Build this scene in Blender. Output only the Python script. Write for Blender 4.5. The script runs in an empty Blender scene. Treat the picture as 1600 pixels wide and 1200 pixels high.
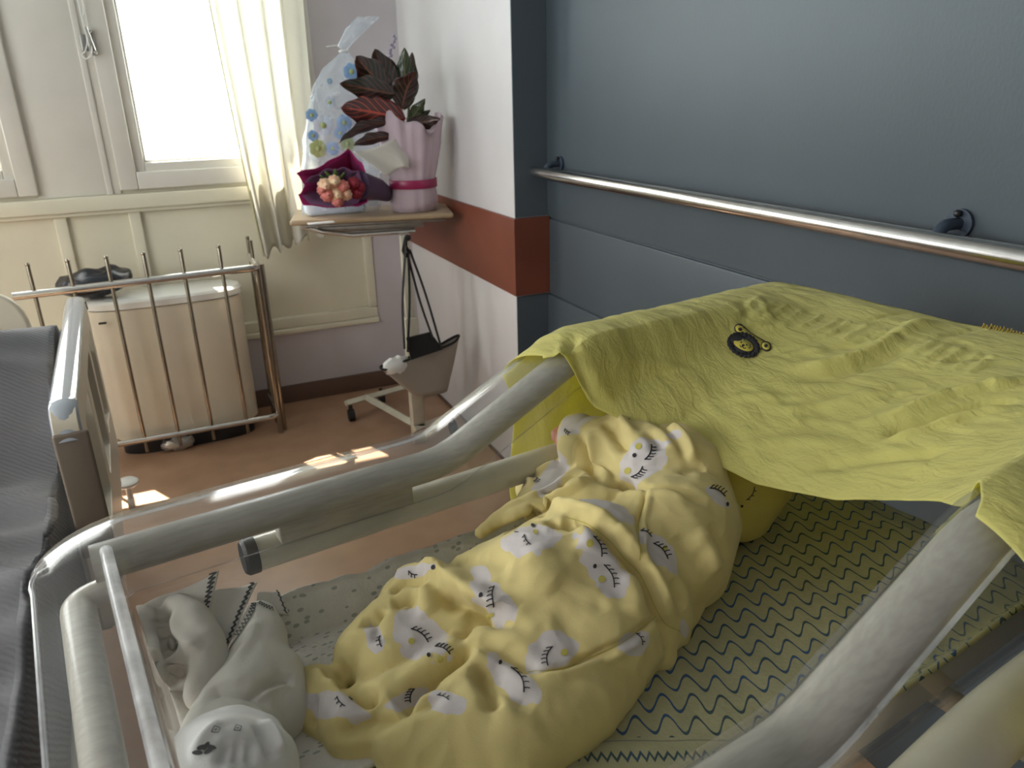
import bpy, bmesh, math, random
import numpy as np
from mathutils import Vector, Matrix, Euler, noise
from mathutils.bvhtree import BVHTree
random.seed(7)
PI = math.pi
sc = bpy.context.scene
COL = sc.collection

# ------------------------------------------------------------------ camera
YAW, PITCH, ROLL, FPX, CAMH = math.radians(23.828), math.radians(20.902), math.radians(-1.449), 1192.65, 1.5
def cam_axes():
    cy, sy = math.cos(YAW), math.sin(YAW)
    f = Vector((sy, cy, 0)); r = Vector((cy, -sy, 0)); u = Vector((0, 0, 1))
    cp, sp = math.cos(PITCH), math.sin(PITCH)
    f2 = f*cp-u*sp; u2 = u*cp+f*sp
    cr, sr = math.cos(ROLL), math.sin(ROLL)
    return r*cr+u2*sr, u2*cr-r*sr, f2
CR, CU, CF = cam_axes()
CAM = Vector((0, 0, CAMH))
cd = bpy.data.cameras.new('camera'); cam = bpy.data.objects.new('camera', cd); COL.objects.link(cam)
cam.matrix_world = Matrix(((CR.x, CU.x, -CF.x, 0), (CR.y, CU.y, -CF.y, 0), (CR.z, CU.z, -CF.z, CAMH), (0, 0, 0, 1)))
cd.sensor_width = 36; cd.lens = FPX*36/1600; cd.clip_start = .02
cd.dof.use_dof = True; cd.dof.focus_distance = 1.05; cd.dof.aperture_fstop = 10
sc.camera = cam

# ------------------------------------------------------------------ world, sun, exposure
sc.view_settings.view_transform = 'Standard'; sc.view_settings.look = 'None'
sc.view_settings.gamma = 1; sc.view_settings.use_curve_mapping = False
sc.view_settings.exposure = 0.62
w = bpy.data.worlds.new('sky'); sc.world = w; w.use_nodes = True
nt = w.node_tree; nt.nodes.clear()
bg = nt.nodes.new('ShaderNodeBackground'); wo = nt.nodes.new('ShaderNodeOutputWorld')
tc = nt.nodes.new('ShaderNodeTexCoord'); sx = nt.nodes.new('ShaderNodeSeparateXYZ'); rmp = nt.nodes.new('ShaderNodeValToRGB')
nt.links.new(tc.outputs['Generated'], sx.inputs[0]); nt.links.new(sx.outputs['Z'], rmp.inputs[0])
rmp.color_ramp.elements[0].position = 0; rmp.color_ramp.elements[0].color = (.80, .90, .93, 1)
rmp.color_ramp.elements[1].position = .25; rmp.color_ramp.elements[1].color = (1, .97, .91, 1)
e = rmp.color_ramp.elements.new(.04); e.color = (.86, .94, .98, 1)
nt.links.new(rmp.outputs[0], bg.inputs[0]); bg.inputs[1].default_value = 7.0
nt.links.new(bg.outputs[0], wo.inputs[0])
sd = bpy.data.lights.new('sun', 'SUN'); sun = bpy.data.objects.new('sun', sd); COL.objects.link(sun)
sd.energy = 22; sd.angle = math.radians(.6); sd.color = (1, .93, .8)
sundir = Vector((.5, -1.0, -1.72)).normalized()
sun.rotation_euler = sundir.to_track_quat('-Z', 'Y').to_euler()

# ------------------------------------------------------------------ helpers
def ray(x, y): return CF+CR*((x-800)/FPX)-CU*((y-600)/FPX)
def at(x, y, ax, val):
    d = ray(x, y); t = (val-CAM[ax])/d[ax]; return CAM+d*t
def setp(o, label=None, cat=None, group=None, kind=None):
    if label: o['label'] = label
    if cat: o['category'] = cat
    if group: o['group'] = group
    if kind: o['kind'] = kind
    return o
def empty(name, loc=(0, 0, 0), rz=0, **k):
    o = bpy.data.objects.new(name, None); COL.objects.link(o); o.location = loc; o.rotation_euler = (0, 0, rz)
    o.empty_display_size = .05
    return setp(o, **k)
def mesh_obj(name, verts, faces, mat, parent=None, smooth=True, loc=None, rz=0, mats=None, fm=None, **k):
    me = bpy.data.meshes.new(name); me.from_pydata([tuple(v) for v in verts], [], [tuple(f) for f in faces]); me.update()
    for m in (mats or [mat]): me.materials.append(m)
    if fm is not None: me.polygons.foreach_set('material_index', fm)
    if smooth: me.polygons.foreach_set('use_smooth', [True]*len(me.polygons))
    o = bpy.data.objects.new(name, me); COL.objects.link(o)
    if parent: o.parent = parent
    if loc is not None: o.location = loc
    if rz: o.rotation_euler = (0, 0, rz)
    return setp(o, **k)
class MB:
    def __init__(s): s.v = []; s.f = []; s.m = []; s.cur = 0
    def add(s, v, f):
        n = len(s.v); s.v += [tuple(q) for q in v]; s.f += [tuple(i+n for i in q) for q in f]; s.m += [s.cur]*len(f)
    def box(s, a, b, bev=0.0, M=None):
        bm = bmesh.new(); bmesh.ops.create_cube(bm, size=1)
        c = [(a[i]+b[i])/2 for i in range(3)]; d = [abs(b[i]-a[i]) for i in range(3)]
        for v in bm.verts: v.co = Vector((c[0]+v.co.x*d[0], c[1]+v.co.y*d[1], c[2]+v.co.z*d[2]))
        if bev: bmesh.ops.bevel(bm, geom=list(bm.edges), offset=min(bev, min(d)*.48), segments=3, profile=.5, affect='EDGES')
        s.bm(bm, M)
    def bm(s, bm, M=None):
        bm.verts.index_update(); s.add([(M@v.co if M else v.co) for v in bm.verts], [[v.index for v in f.verts] for f in bm.faces]); bm.free()
    def tube(s, pts, r, n=12, close=False, caps=True, ry=None, up=None):
        pts = [Vector(p) for p in pts]; N = len(pts); rs = r if isinstance(r, (list, tuple)) else [r]*N
        prev = None; V = []
        for i, p in enumerate(pts):
            if close: d = pts[(i+1) % N]-pts[i-1]
            else: d = pts[min(i+1, N-1)]-pts[max(i-1, 0)]
            d.normalize()
            if up is not None: a = Vector(up)-d*d.dot(Vector(up))
            elif prev is None:
                a = Vector((0, 0, 1)) if abs(d.z) < .9 else Vector((1, 0, 0)); a = a-d*d.dot(a)
            else: a = prev-d*d.dot(prev)
            a.normalize(); prev = a; b = d.cross(a)
            for k in range(n):
                t = 2*PI*k/n; V.append(p+a*math.cos(t)*(ry or rs[i])+b*math.sin(t)*rs[i])
        F = []
        for i in range(N if close else N-1):
            j = (i+1) % N
            for k in range(n): F.append((i*n+k, i*n+(k+1) % n, j*n+(k+1) % n, j*n+k))
        if caps and not close: F.append(tuple(range(n))[::-1]); F.append(tuple((N-1)*n+k for k in range(n)))
        s.add(V, F)
    def sphere(s, c, r, seg=16, ring=10, sc_=(1, 1, 1), M=None):
        bm = bmesh.new(); bmesh.ops.create_uvsphere(bm, u_segments=seg, v_segments=ring, radius=r)
        for v in bm.verts: v.co = Vector((v.co.x*sc_[0], v.co.y*sc_[1], v.co.z*sc_[2]))
        if M is None: M = Matrix.Translation(c)
        s.bm(bm, M)
    def lathe(s, prof, n=24, c=(0, 0, 0), cap=True):
        V = []; F = []
        for (r, z) in prof:
            for k in range(n): V.append((c[0]+r*math.cos(2*PI*k/n), c[1]+r*math.sin(2*PI*k/n), c[2]+z))
        for i in range(len(prof)-1):
            for k in range(n): F.append((i*n+k, i*n+(k+1) % n, (i+1)*n+(k+1) % n, (i+1)*n+k))
        if cap: F.append(tuple(range(n))[::-1]); F.append(tuple((len(prof)-1)*n+k for k in range(n)))
        s.add(V, F)
    def grid(s, G, closeu=False):
        nu = len(G); nv = len(G[0]); V = [p for row in G for p in row]; F = []
        for i in range(nu if closeu else nu-1):
            j = (i+1) % nu
            for k in range(nv-1): F.append((i*nv+k, j*nv+k, j*nv+k+1, i*nv+k+1))
        s.add(V, F)
    def obj(s, name, mat, parent=None, smooth=True, auto=True, mats=None, **k):
        o = mesh_obj(name, s.v, s.f, mat, parent, smooth, mats=mats, fm=s.m if mats else None, **k)
        if smooth and auto: o.data.set_sharp_from_angle(angle=math.radians(38))
        return o
def smooth_path(pts, r=.03, n=6):
    pts = [Vector(p) for p in pts]; out = [pts[0]]
    for i in range(1, len(pts)-1):
        a, b, c = pts[i-1], pts[i], pts[i+1]
        da = (a-b); db = (c-b); rr = min(r, da.length*.45, db.length*.45)
        p0 = b+da.normalized()*rr; p2 = b+db.normalized()*rr
        for k in range(n+1):
            t = k/n; out.append(p0*(1-t)**2+b*2*t*(1-t)+p2*t*t)
    out.append(pts[-1]); return out
def catmull(P, n=8):
    P = [np.array(p, float) for p in P]; Q = [2*P[0]-P[1]]+P+[2*P[-1]-P[-2]]; out = []
    for i in range(1, len(Q)-2):
        for k in range(n):
            t = k/n; a, b, c, d = Q[i-1:i+3]
            out.append(.5*((2*b)+(-a+c)*t+(2*a-5*b+4*c-d)*t*t+(-a+3*b-3*c+d)*t**3))
    out.append(P[-1]); return out
def solidify(o, t, off=0):
    m = o.modifiers.new('solid', 'SOLIDIFY'); m.thickness = t; m.offset = off

# ------------------------------------------------------------------ materials
def mat(name, col, rough=.6, metal=0, bump=0, bscale=50, var=0, vscale=5, spec=.5, coat=0, sheen=0, sss=0, stretch=None, col2=None):
    m = bpy.data.materials.new(name); m.use_nodes = True; n = m.node_tree; b = n.nodes['Principled BSDF']
    c = (*col, 1); b.inputs['Base Color'].default_value = c; b.inputs['Roughness'].default_value = rough
    b.inputs['Metallic'].default_value = metal; b.inputs['Specular IOR Level'].default_value = spec
    b.inputs['Coat Weight'].default_value = coat; b.inputs['Sheen Weight'].default_value = sheen
    if sss: b.inputs['Subsurface Weight'].default_value = sss; b.inputs['Subsurface Scale'].default_value = .01
    tc = n.nodes.new('ShaderNodeTexCoord'); src = tc.outputs['Object']
    if stretch:
        mp = n.nodes.new('ShaderNodeMapping'); mp.inputs['Scale'].default_value = stretch; n.links.new(src, mp.inputs[0]); src = mp.outputs[0]
    if var:
        nz = n.nodes.new('ShaderNodeTexNoise'); nz.inputs['Scale'].default_value = vscale; nz.inputs['Detail'].default_value = 6
        n.links.new(src, nz.inputs[0]); mx = n.nodes.new('ShaderNodeMix'); mx.data_type = 'RGBA'
        rp = n.nodes.new('ShaderNodeMapRange'); rp.inputs[1].default_value = .35; rp.inputs[2].default_value = .65
        n.links.new(nz.outputs[0], rp.inputs[0]); n.links.new(rp.outputs[0], mx.inputs[0])
        c2 = col2 or tuple(x*(1-var) for x in col)
        mx.inputs[6].default_value = c; mx.inputs[7].default_value = (*c2, 1); n.links.new(mx.outputs[2], b.inputs['Base Color'])
    if bump:
        nb = n.nodes.new('ShaderNodeTexNoise'); nb.inputs['Scale'].default_value = bscale; nb.inputs['Detail'].default_value = 5
        n.links.new(src, nb.inputs[0]); bp = n.nodes.new('ShaderNodeBump'); bp.inputs['Strength'].default_value = bump; bp.inputs['Distance'].default_value = .002
        n.links.new(nb.outputs[0], bp.inputs['Height']); n.links.new(bp.outputs[0], b.inputs['Normal'])
    return m
def N(m, t): return m.node_tree.nodes.new(t)
def L(m, a, b): m.node_tree.links.new(a, b)
def mathn(m, op, a, b=None):
    x = N(m, 'ShaderNodeMath'); x.operation = op
    for i, q in enumerate((a, b)):
        if q is None: continue
        if hasattr(q, 'links'): L(m, q, x.inputs[i])
        else: x.inputs[i].default_value = q
    return x.outputs[0]
def thin_clear(name, tint, fac, rough=.05, haze=None, hz=0):
    m = bpy.data.materials.new(name); m.use_nodes = True; n = m.node_tree; n.nodes.clear()
    o = N(m, 'ShaderNodeOutputMaterial'); t = N(m, 'ShaderNodeBsdfTransparent'); g = N(m, 'ShaderNodeBsdfGlossy'); x = N(m, 'ShaderNodeMixShader')
    ge = N(m, 'ShaderNodeNewGeometry'); vd = N(m, 'ShaderNodeVectorMath'); vd.operation = 'DOT_PRODUCT'
    L(m, ge.outputs['Normal'], vd.inputs[0]); L(m, ge.outputs['Incoming'], vd.inputs[1])
    sch = mathn(m, 'ADD', mathn(m, 'MULTIPLY', mathn(m, 'POWER', mathn(m, 'SUBTRACT', 1.0, mathn(m, 'ABSOLUTE', vd.outputs['Value'])), 5.0), .9), .035)
    t.inputs[0].default_value = (*tint, 1); g.inputs['Roughness'].default_value = rough
    L(m, mathn(m, 'MULTIPLY', sch, fac), x.inputs[0]); L(m, t.outputs[0], x.inputs[1]); L(m, g.outputs[0], x.inputs[2])
    out = x.outputs[0]
    if haze:
        d = N(m, 'ShaderNodeBsdfDiffuse'); d.inputs[0].default_value = (*haze, 1)
        tr = N(m, 'ShaderNodeBsdfTranslucent'); tr.inputs[0].default_value = (*haze, 1)
        a = N(m, 'ShaderNodeAddShader'); L(m, d.outputs[0], a.inputs[0]); L(m, tr.outputs[0], a.inputs[1])
        y = N(m, 'ShaderNodeMixShader')
        tc = N(m, 'ShaderNodeTexCoord'); nz = N(m, 'ShaderNodeTexNoise'); nz.inputs['Scale'].default_value = 25; nz.inputs['Detail'].default_value = 6
        L(m, tc.outputs['Object'], nz.inputs[0]); L(m, mathn(m, 'MULTIPLY', nz.outputs[0], hz*2), y.inputs[0])
        L(m, out, y.inputs[1]); L(m, a.outputs[0], y.inputs[2]); out = y.outputs[0]
    L(m, out, o.inputs[0]); return m
def cloth(name, col, trans=.4, bump=.3, bscale=400, var=.08, alpha=0, tcol=None, vscale=6, weave=True):
    m = mat(name, col, rough=.9, bump=0, var=var, vscale=vscale, spec=.15, sheen=.15)
    n = m.node_tree; b = n.nodes['Principled BSDF']; o = n.nodes['Material Output']
    tc = N(m, 'ShaderNodeTexCoord'); nb = N(m, 'ShaderNodeTexNoise'); nb.inputs['Scale'].default_value = bscale; nb.inputs['Detail'].default_value = 4
    L(m, tc.outputs['Object'], nb.inputs[0]); bp = N(m, 'ShaderNodeBump'); bp.inputs['Strength'].default_value = bump; bp.inputs['Distance'].default_value = .001
    L(m, nb.outputs[0], bp.inputs['Height']); L(m, bp.outputs[0], b.inputs['Normal'])
    if trans:
        tr = N(m, 'ShaderNodeBsdfTranslucent'); tr.inputs[0].default_value = (*(tcol or col), 1)
        x = N(m, 'ShaderNodeMixShader'); x.inputs[0].default_value = trans
        L(m, b.outputs[0], x.inputs[1]); L(m, tr.outputs[0], x.inputs[2]); out = x.outputs[0]
        if alpha:
            tp = N(m, 'ShaderNodeBsdfTransparent'); y = N(m, 'ShaderNodeMixShader'); y.inputs[0].default_value = alpha
            L(m, out, y.inputs[1]); L(m, tp.outputs[0], y.inputs[2]); out = y.outputs[0]
        L(m, out, o.inputs[0])
    return m
M = {}
M['white_wall'] = mat('white wall paint', (.63, .605, .605), .55, bump=.15, bscale=120, var=.06, vscale=3)
M['lilac_wall'] = mat('greyish lilac wall paint', (.58, .54, .56), .6, bump=.1, bscale=120, var=.08, vscale=3)
M['cream_wood'] = mat('cream painted wood', (.76, .72, .57), .38, bump=.08, bscale=60, var=.1, vscale=3)
M['cream_frame'] = mat('off white window paint', (.70, .67, .60), .4, bump=.05, bscale=60, var=.08, vscale=4)
M['blue_wall'] = mat('slate blue gloss wall paint', (.068, .086, .100), .45, bump=.16, bscale=150, var=.12, vscale=2, stretch=(1, 1, .6))
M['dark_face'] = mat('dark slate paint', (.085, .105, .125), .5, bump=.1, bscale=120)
M['brown_band'] = mat('reddish brown wall bumper', (.20, .055, .03), .4, bump=.1, bscale=80, var=.2, vscale=4)
M['skirting'] = mat('brown skirting paint', (.13, .08, .06), .5, bump=.1)
M['floor'] = mat('tan vinyl floor', (.44, .27, .17), .35, bump=.06, bscale=60, var=.3, vscale=7, col2=(.37, .22, .135))
M['ceiling'] = mat('ceiling paint', (.5, .5, .48), .8)
M['dark_gap'] = mat('dark joint', (.06, .055, .045), .8)
M['chrome'] = mat('polished steel', (.72, .70, .67), .18, metal=1, var=.12, vscale=30)
M['dull_steel'] = mat('dull steel', (.42, .41, .38), .35, metal=1, var=.2, vscale=20)
M['bronze_steel'] = mat('tarnished steel', (.36, .32, .26), .24, metal=1, var=.2, vscale=20)
M['cream_metal'] = mat('cream enamelled metal', (.60, .57, .46), .33, bump=.12, bscale=90, var=.16, vscale=14, coat=.2)
M['scratched'] = mat('scratched cream enamel', (.47, .44, .37), .3, bump=.12, bscale=60, var=.2, vscale=20, coat=.2, stretch=(1.5, 9, 9), col2=(.39, .36, .30))
M['cream_plastic'] = mat('cream plastic', (.72, .65, .52), .3, bump=.05, bscale=50, var=.08)
M['tan_plastic'] = mat('tan plastic', (.42, .31, .19), .45, var=.15)
M['glossy_grey'] = mat('glossy rail cap with painted blue reflection', (.42, .46, .52), .12, coat=1, spec=.8, bump=.3, bscale=14)  # the cap's bluish reflection is put into its base colour
M['black_plastic'] = mat('black plastic', (.012, .012, .014), .45)
M['rubber'] = mat('black rubber', (.015, .015, .016), .6)
M['white_plastic'] = mat('white plastic', (.75, .75, .72), .35)
M['print_black'] = mat('black print', (.02, .018, .022), .8)
M['cheek_seam_shade'] = mat('ochre print and seam shade', (.50, .44, .10), .9)
M['acrylic'] = thin_clear('clear acrylic', (.965, .97, .965), .85, .06, haze=(.55, .55, .55), hz=.012)
M['flange'] = thin_clear('scuffed clear acrylic', (.93, .935, .94), 1.0, .09, haze=(.6, .6, .6), hz=.028)
M['glass'] = thin_clear('window glass', (.97, .98, .98), .5, 0)
M['curtain'] = cloth('sheer cream curtain', (.80, .78, .71), .5, .2, 300, .05, alpha=.06)
M['blanket'] = cloth('grey woven blanket', (.16, .16, .172), 0, 0, 500, .12)
M['white_cotton'] = cloth('white cotton', (.74, .71, .64), .15, .35, 600, .04)
M['white_cotton2'] = cloth('off white cotton', (.68, .64, .57), .15, .35, 600, .04)
M['bright_cotton'] = cloth('bright white cotton', (.82, .81, .79), .15, .35, 600, .04)
M['muslin'] = cloth('yellow muslin', (.74, .70, .27), .42, .6, 260, .06, tcol=(.90, .84, .14))
M['skin'] = mat('newborn skin', (.62, .27, .22), .5, sss=.15, var=.15, vscale=60)
M['pink_wrap'] = cloth('pale pink wrap', (.72, .58, .64), .25, .2, 100, .1)
M['ribbon'] = mat('magenta ribbon', (.32, .02, .09), .35)
M['magenta'] = cloth('magenta paper', (.50, .04, .20), .2, .1, 100, .1)
M['lilac_paper'] = cloth('lilac paper', (.36, .17, .33), .25, .1, 100, .15)
M['dark_lilac'] = cloth('dark violet paper', (.13, .08, .15), .15, .1, 100, .15)
M['peach'] = mat('peach petals', (.80, .42, .28), .7, var=.4, vscale=60, col2=(.85, .66, .42))
M['pinkflower'] = mat('coral petals', (.75, .24, .20), .7, var=.3, vscale=60)
M['redflower'] = mat('dark red petals', (.30, .01, .03), .6, var=.3, vscale=60)
M['leaf_green'] = mat('green leaf', (.08, .16, .03), .5, var=.3, vscale=30)
M['stem'] = mat('plant stem', (.10, .09, .04), .6)
M['lavender'] = mat('lavender florets', (.30, .26, .36), .8)
M['cello'] = thin_clear('crinkled cellophane', (.86, .89, .92), 1.0, .16, haze=(.70, .74, .80), hz=.13)
M['bag'] = cloth('stone canvas', (.36, .31, .26), 0, .4, 300, .08)
M['black_fabric'] = mat('black fabric', (.012, .011, .012), .75)
M['paper_white'] = mat('crumpled tissue', (.78, .78, .76), .8, bump=.4, bscale=20)
M['blue_p'] = mat('blue petals print', (.30, .50, .78), .7)
M['white_p'] = mat('white petals print', (.72, .80, .88), .7)
M['yellow_p'] = mat('yellow print', (.45, .55, .22), .7)
M['navy'] = mat('dark navy panel', (.035, .05, .075), .5)

def crinkle(m, sc_, dist):
    b = m.node_tree.nodes['Principled BSDF']; prev = b.inputs['Normal'].links[0].from_socket
    tc = N(m, 'ShaderNodeTexCoord'); mp = N(m, 'ShaderNodeMapping'); mp.inputs['Scale'].default_value = sc_; mp.inputs['Rotation'].default_value = (0, 0, .35); L(m, tc.outputs['Object'], mp.inputs[0])
    nz = N(m, 'ShaderNodeTexNoise'); nz.inputs['Scale'].default_value = 1; nz.inputs['Detail'].default_value = 7; nz.inputs['Roughness'].default_value = .6; nz.inputs['Distortion'].default_value = .6; L(m, mp.outputs[0], nz.inputs[0])
    bp = N(m, 'ShaderNodeBump'); bp.inputs['Strength'].default_value = .8; bp.inputs['Distance'].default_value = dist
    L(m, nz.outputs[0], bp.inputs['Height']); L(m, prev, bp.inputs['Normal']); L(m, bp.outputs[0], b.inputs['Normal'])
crinkle(M['muslin'], (70, 22, 30), .007)
# towel (far side): off-white with little dark dashes
def towel_mat():
    m = mat('speckled white terry', (.72, .70, .64), .95, bump=.9, bscale=170, var=.12, vscale=30, spec=.1)
    n = m.node_tree; b = n.nodes['Principled BSDF']; bc = b.inputs['Base Color'].links[0].from_socket
    tc = N(m, 'ShaderNodeTexCoord'); mp = N(m, 'ShaderNodeMapping'); mp.inputs['Rotation'].default_value = (0, 0, .5); mp.inputs['Scale'].default_value = (70, 170, 90)
    L(m, tc.outputs['Object'], mp.inputs[0]); v = N(m, 'ShaderNodeTexVoronoi'); v.inputs['Scale'].default_value = 1; L(m, mp.outputs[0], v.inputs[0])
    f = mathn(m, 'LESS_THAN', v.outputs['Distance'], .26)
    v2 = mathn(m, 'MULTIPLY', f, .55)
    x = N(m, 'ShaderNodeMix'); x.data_type = 'RGBA'; L(m, v2, x.inputs[0]); L(m, bc, x.inputs[6]); x.inputs[7].default_value = (.16, .18, .17, 1)
    L(m, x.outputs[2], b.inputs['Base Color']); return m
M['towel'] = towel_mat()
def wave_mat():
    m = mat('cream quilted pad', (.46, .44, .27), .95, bump=.5, bscale=200, var=.12, vscale=40, spec=.1)
    n = m.node_tree; b = n.nodes['Principled BSDF']; bc = b.inputs['Base Color'].links[0].from_socket
    tc = N(m, 'ShaderNodeTexCoord'); mp = N(m, 'ShaderNodeMapping'); mp.vector_type = 'TEXTURE'; mp.inputs['Rotation'].default_value = (0, 0, math.radians(-33.5))
    L(m, tc.outputs['Object'], mp.inputs[0]); s = N(m, 'ShaderNodeSeparateXYZ'); L(m, mp.outputs[0], s.inputs[0])
    nz = N(m, 'ShaderNodeTexNoise'); nz.inputs['Scale'].default_value = 14; L(m, tc.outputs['Object'], nz.inputs[0])
    wob = mathn(m, 'MULTIPLY', mathn(m, 'SUBTRACT', nz.outputs[0], .5), .012)
    y = mathn(m, 'ADD', s.outputs['Y'], wob)
    sn = mathn(m, 'SINE', mathn(m, 'MULTIPLY', mathn(m, 'ADD', s.outputs['X'], wob), 2*PI/.0315))
    ph = mathn(m, 'ADD', mathn(m, 'DIVIDE', y, .0285), mathn(m, 'MULTIPLY', sn, .40))
    fr = mathn(m, 'ABSOLUTE', mathn(m, 'SUBTRACT', mathn(m, 'FRACT', ph), .5))
    line = mathn(m, 'LESS_THAN', fr, .078)
    # colour of the thread drifts from teal to blue
    nz2 = N(m, 'ShaderNodeTexNoise'); nz2.inputs['Scale'].default_value = 9; L(m, tc.outputs['Object'], nz2.inputs[0])
    cr = N(m, 'ShaderNodeValToRGB'); cr.color_ramp.elements[0].color = (.03, .075, .10, 1); cr.color_ramp.elements[0].position = .4
    cr.color_ramp.elements[1].color = (.02, .09, .28, 1); cr.color_ramp.elements[1].position = .62; L(m, nz2.outputs[0], cr.inputs[0])
    # plain border with one dense zigzag, beyond YB
    YB = -.087
    inb = mathn(m, 'GREATER_THAN', s.outputs['Y'], YB)
    line = mathn(m, 'MULTIPLY', line, inb)
    z = mathn(m, 'PINGPONG', mathn(m, 'ADD', s.outputs['X'], wob), .0045)
    zz = mathn(m, 'ABSOLUTE', mathn(m, 'SUBTRACT', mathn(m, 'ADD', s.outputs['Y'], mathn(m, 'MULTIPLY', z, 2.0)), YB-.018))
    line2 = mathn(m, 'LESS_THAN', zz, .0025)
    hem = mathn(m, 'LESS_THAN', mathn(m, 'ABSOLUTE', mathn(m, 'SUBTRACT', s.outputs['Y'], YB-.004)), .0008)
    tot = mathn(m, 'MAXIMUM', line, mathn(m, 'MAXIMUM', line2, mathn(m, 'MULTIPLY', hem, .5)))
    x = N(m, 'ShaderNodeMix'); x.data_type = 'RGBA'; L(m, mathn(m, 'MULTIPLY', tot, .9), x.inputs[0]); L(m, bc, x.inputs[6]); L(m, cr.outputs[0], x.inputs[7])
    L(m, x.outputs[2], b.inputs['Base Color']); return m
M['waves'] = wave_mat()
def blanket_bump(m):
    b = m.node_tree.nodes['Principled BSDF']; tc = N(m, 'ShaderNodeTexCoord'); wv = N(m, 'ShaderNodeTexWave'); wv.inputs['Scale'].default_value = 40; wv.inputs['Distortion'].default_value = 3
    wv.bands_direction = 'DIAGONAL'; L(m, tc.outputs['Object'], wv.inputs[0]); bp = N(m, 'ShaderNodeBump'); bp.inputs['Strength'].default_value = .5; bp.inputs['Distance'].default_value = .002
    L(m, wv.outputs[1], bp.inputs['Height']); L(m, bp.outputs[0], b.inputs['Normal'])
blanket_bump(M['blanket'])

# ------------------------------------------------------------------ room shell
YW = 3.9; XW = 1.168; XB = 1.30; YC = 2.58; XL = -3.2; YBK = -2.2; ZC = 2.9
def struct(name, mb, mt, parent=None, **k):
    return mb.obj(name, mt, parent, kind='structure', **k) if parent is None else mb.obj(name, mt, parent, **k)
b = MB(); b.box((XL-.1, YBK-.1, -.1), (XB+.15, YW+.1, 0)); struct('floor', b, M['floor'])
b = MB(); b.box((XL-.1, YBK-.1, ZC), (XB+.15, YW+.1, ZC+.1)); struct('ceiling', b, M['ceiling'])
LW = [(-.35, .95), (1.20, 2.50)]      # windows in the left wall, extents in y
b = MB(); b.box((XL-.1, YBK, 0), (XL, YW, 1.13)); b.box((XL-.1, YBK, 2.68), (XL, YW, ZC))
for y0, y1 in ((YBK, -.48), (1.075-.0, 1.078), (2.625, YW)): b.box((XL-.1, y0, 1.13), (XL, y1, 2.68))
struct('wall_left', b, M['lilac_wall'])
b = MB(); b.box((XL, YBK-.1, 0), (XB+.1, YBK, ZC)); struct('wall_back', b, M['lilac_wall'])
# white pillar wall beyond the blue one, its end face dark
b = MB(); b.box((XW, YC+.002, 0), (XB+.15, YW, ZC)); struct('wall_right', b, M['white_wall'])
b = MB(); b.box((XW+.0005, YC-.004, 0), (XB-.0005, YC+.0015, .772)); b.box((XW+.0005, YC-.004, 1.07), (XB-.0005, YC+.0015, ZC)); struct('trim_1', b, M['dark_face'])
b = MB(); b.box((XW-.012, YC-.02, .78), (XW, YW, 1.068)); b.box((XW, YC-.02, .78), (XB-.001, YC-.0045, 1.068)); o = struct('trim_2', b, M['brown_band'])
# blue panelled wall: three boards with grooves between
b = MB()
b.box((XB, YBK, 1.064), (XB+.1, YC, ZC), .004); b.box((XB, YBK, .776), (XB+.1, YC, 1.058), .004); b.box((XB, YBK, 0), (XB+.1, YC, .770), .004)
b.box((XB+.01, YBK, 0), (XB+.1, YC, ZC)); struct('wall_blue', b, M['blue_wall'])
# window wall
WX = [(-1.50, -.60), (-.035, .60), (-2.75, -1.85)]   # glass extents in x
GZ0, GZ1 = 1.257, 2.55
b = MB()
b.box((XL, YW, 0), (XW, YW+.1, .39))
b.box((.95, YW, .39), (XW, YW+.1, ZC)); b.box((.75, YW, 1.09), (.95, YW+.1, ZC)); b.box((XL, YW, 2.68), (.75, YW+.1, ZC))
struct('wall_window', b, M['lilac_wall'])
b = MB()   # recessed boarding under the windows
b.box((XL, YW+.025, .39), (.95, YW+.1, 1.09))
b.box((XL, YW-.02, .372), (.95, YW+.03, .40), .006); b.box((XL, YW-.008, .4005), (.9495, YW+.03, .455), .006); 
b.box((.905, YW-.009, .456), (.9495, YW+.03, 1.05), .006)
for x in (-.447, -.15, -1.2, -2.0): b.box((x, YW+.005, .455), (x+.05, YW+.03, 1.05), .005)
b.box((XL, YW+.008, .455), (-.15, YW+.03, .50), .005)
struct('trim_3', b, M['cream_wood'])
b = MB(); b.box((XL, YW+.004, 1.112), (.749, YW+.055, 1.145), .002); b.box((XL, YW-.03, 1.052), (.95, YW+.06, 1.118), .008); b.box((XL, YW-.012, 1.035), (.95, YW+.03, 1.052), .004); struct('trim_4', b, M['cream_wood'])
b = MB(); b.box((XL, YW-.012, 0), (XW, YW, .095), .004); struct('baseboard_window', b, M['skirting'])
b = MB(); b.box((XW-.004, YC, 0), (XW, YW-.012, .02), .001); struct('baseboard_right', b, M['skirting'])
b = MB(); b.box((XL-.1, YW+.101, 2.75), (XB+.15, YW+.74, 2.9)); struct('added_eave', b, M['ceiling'])  # unseen eave added outside to shorten the sun patches indoors
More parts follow.
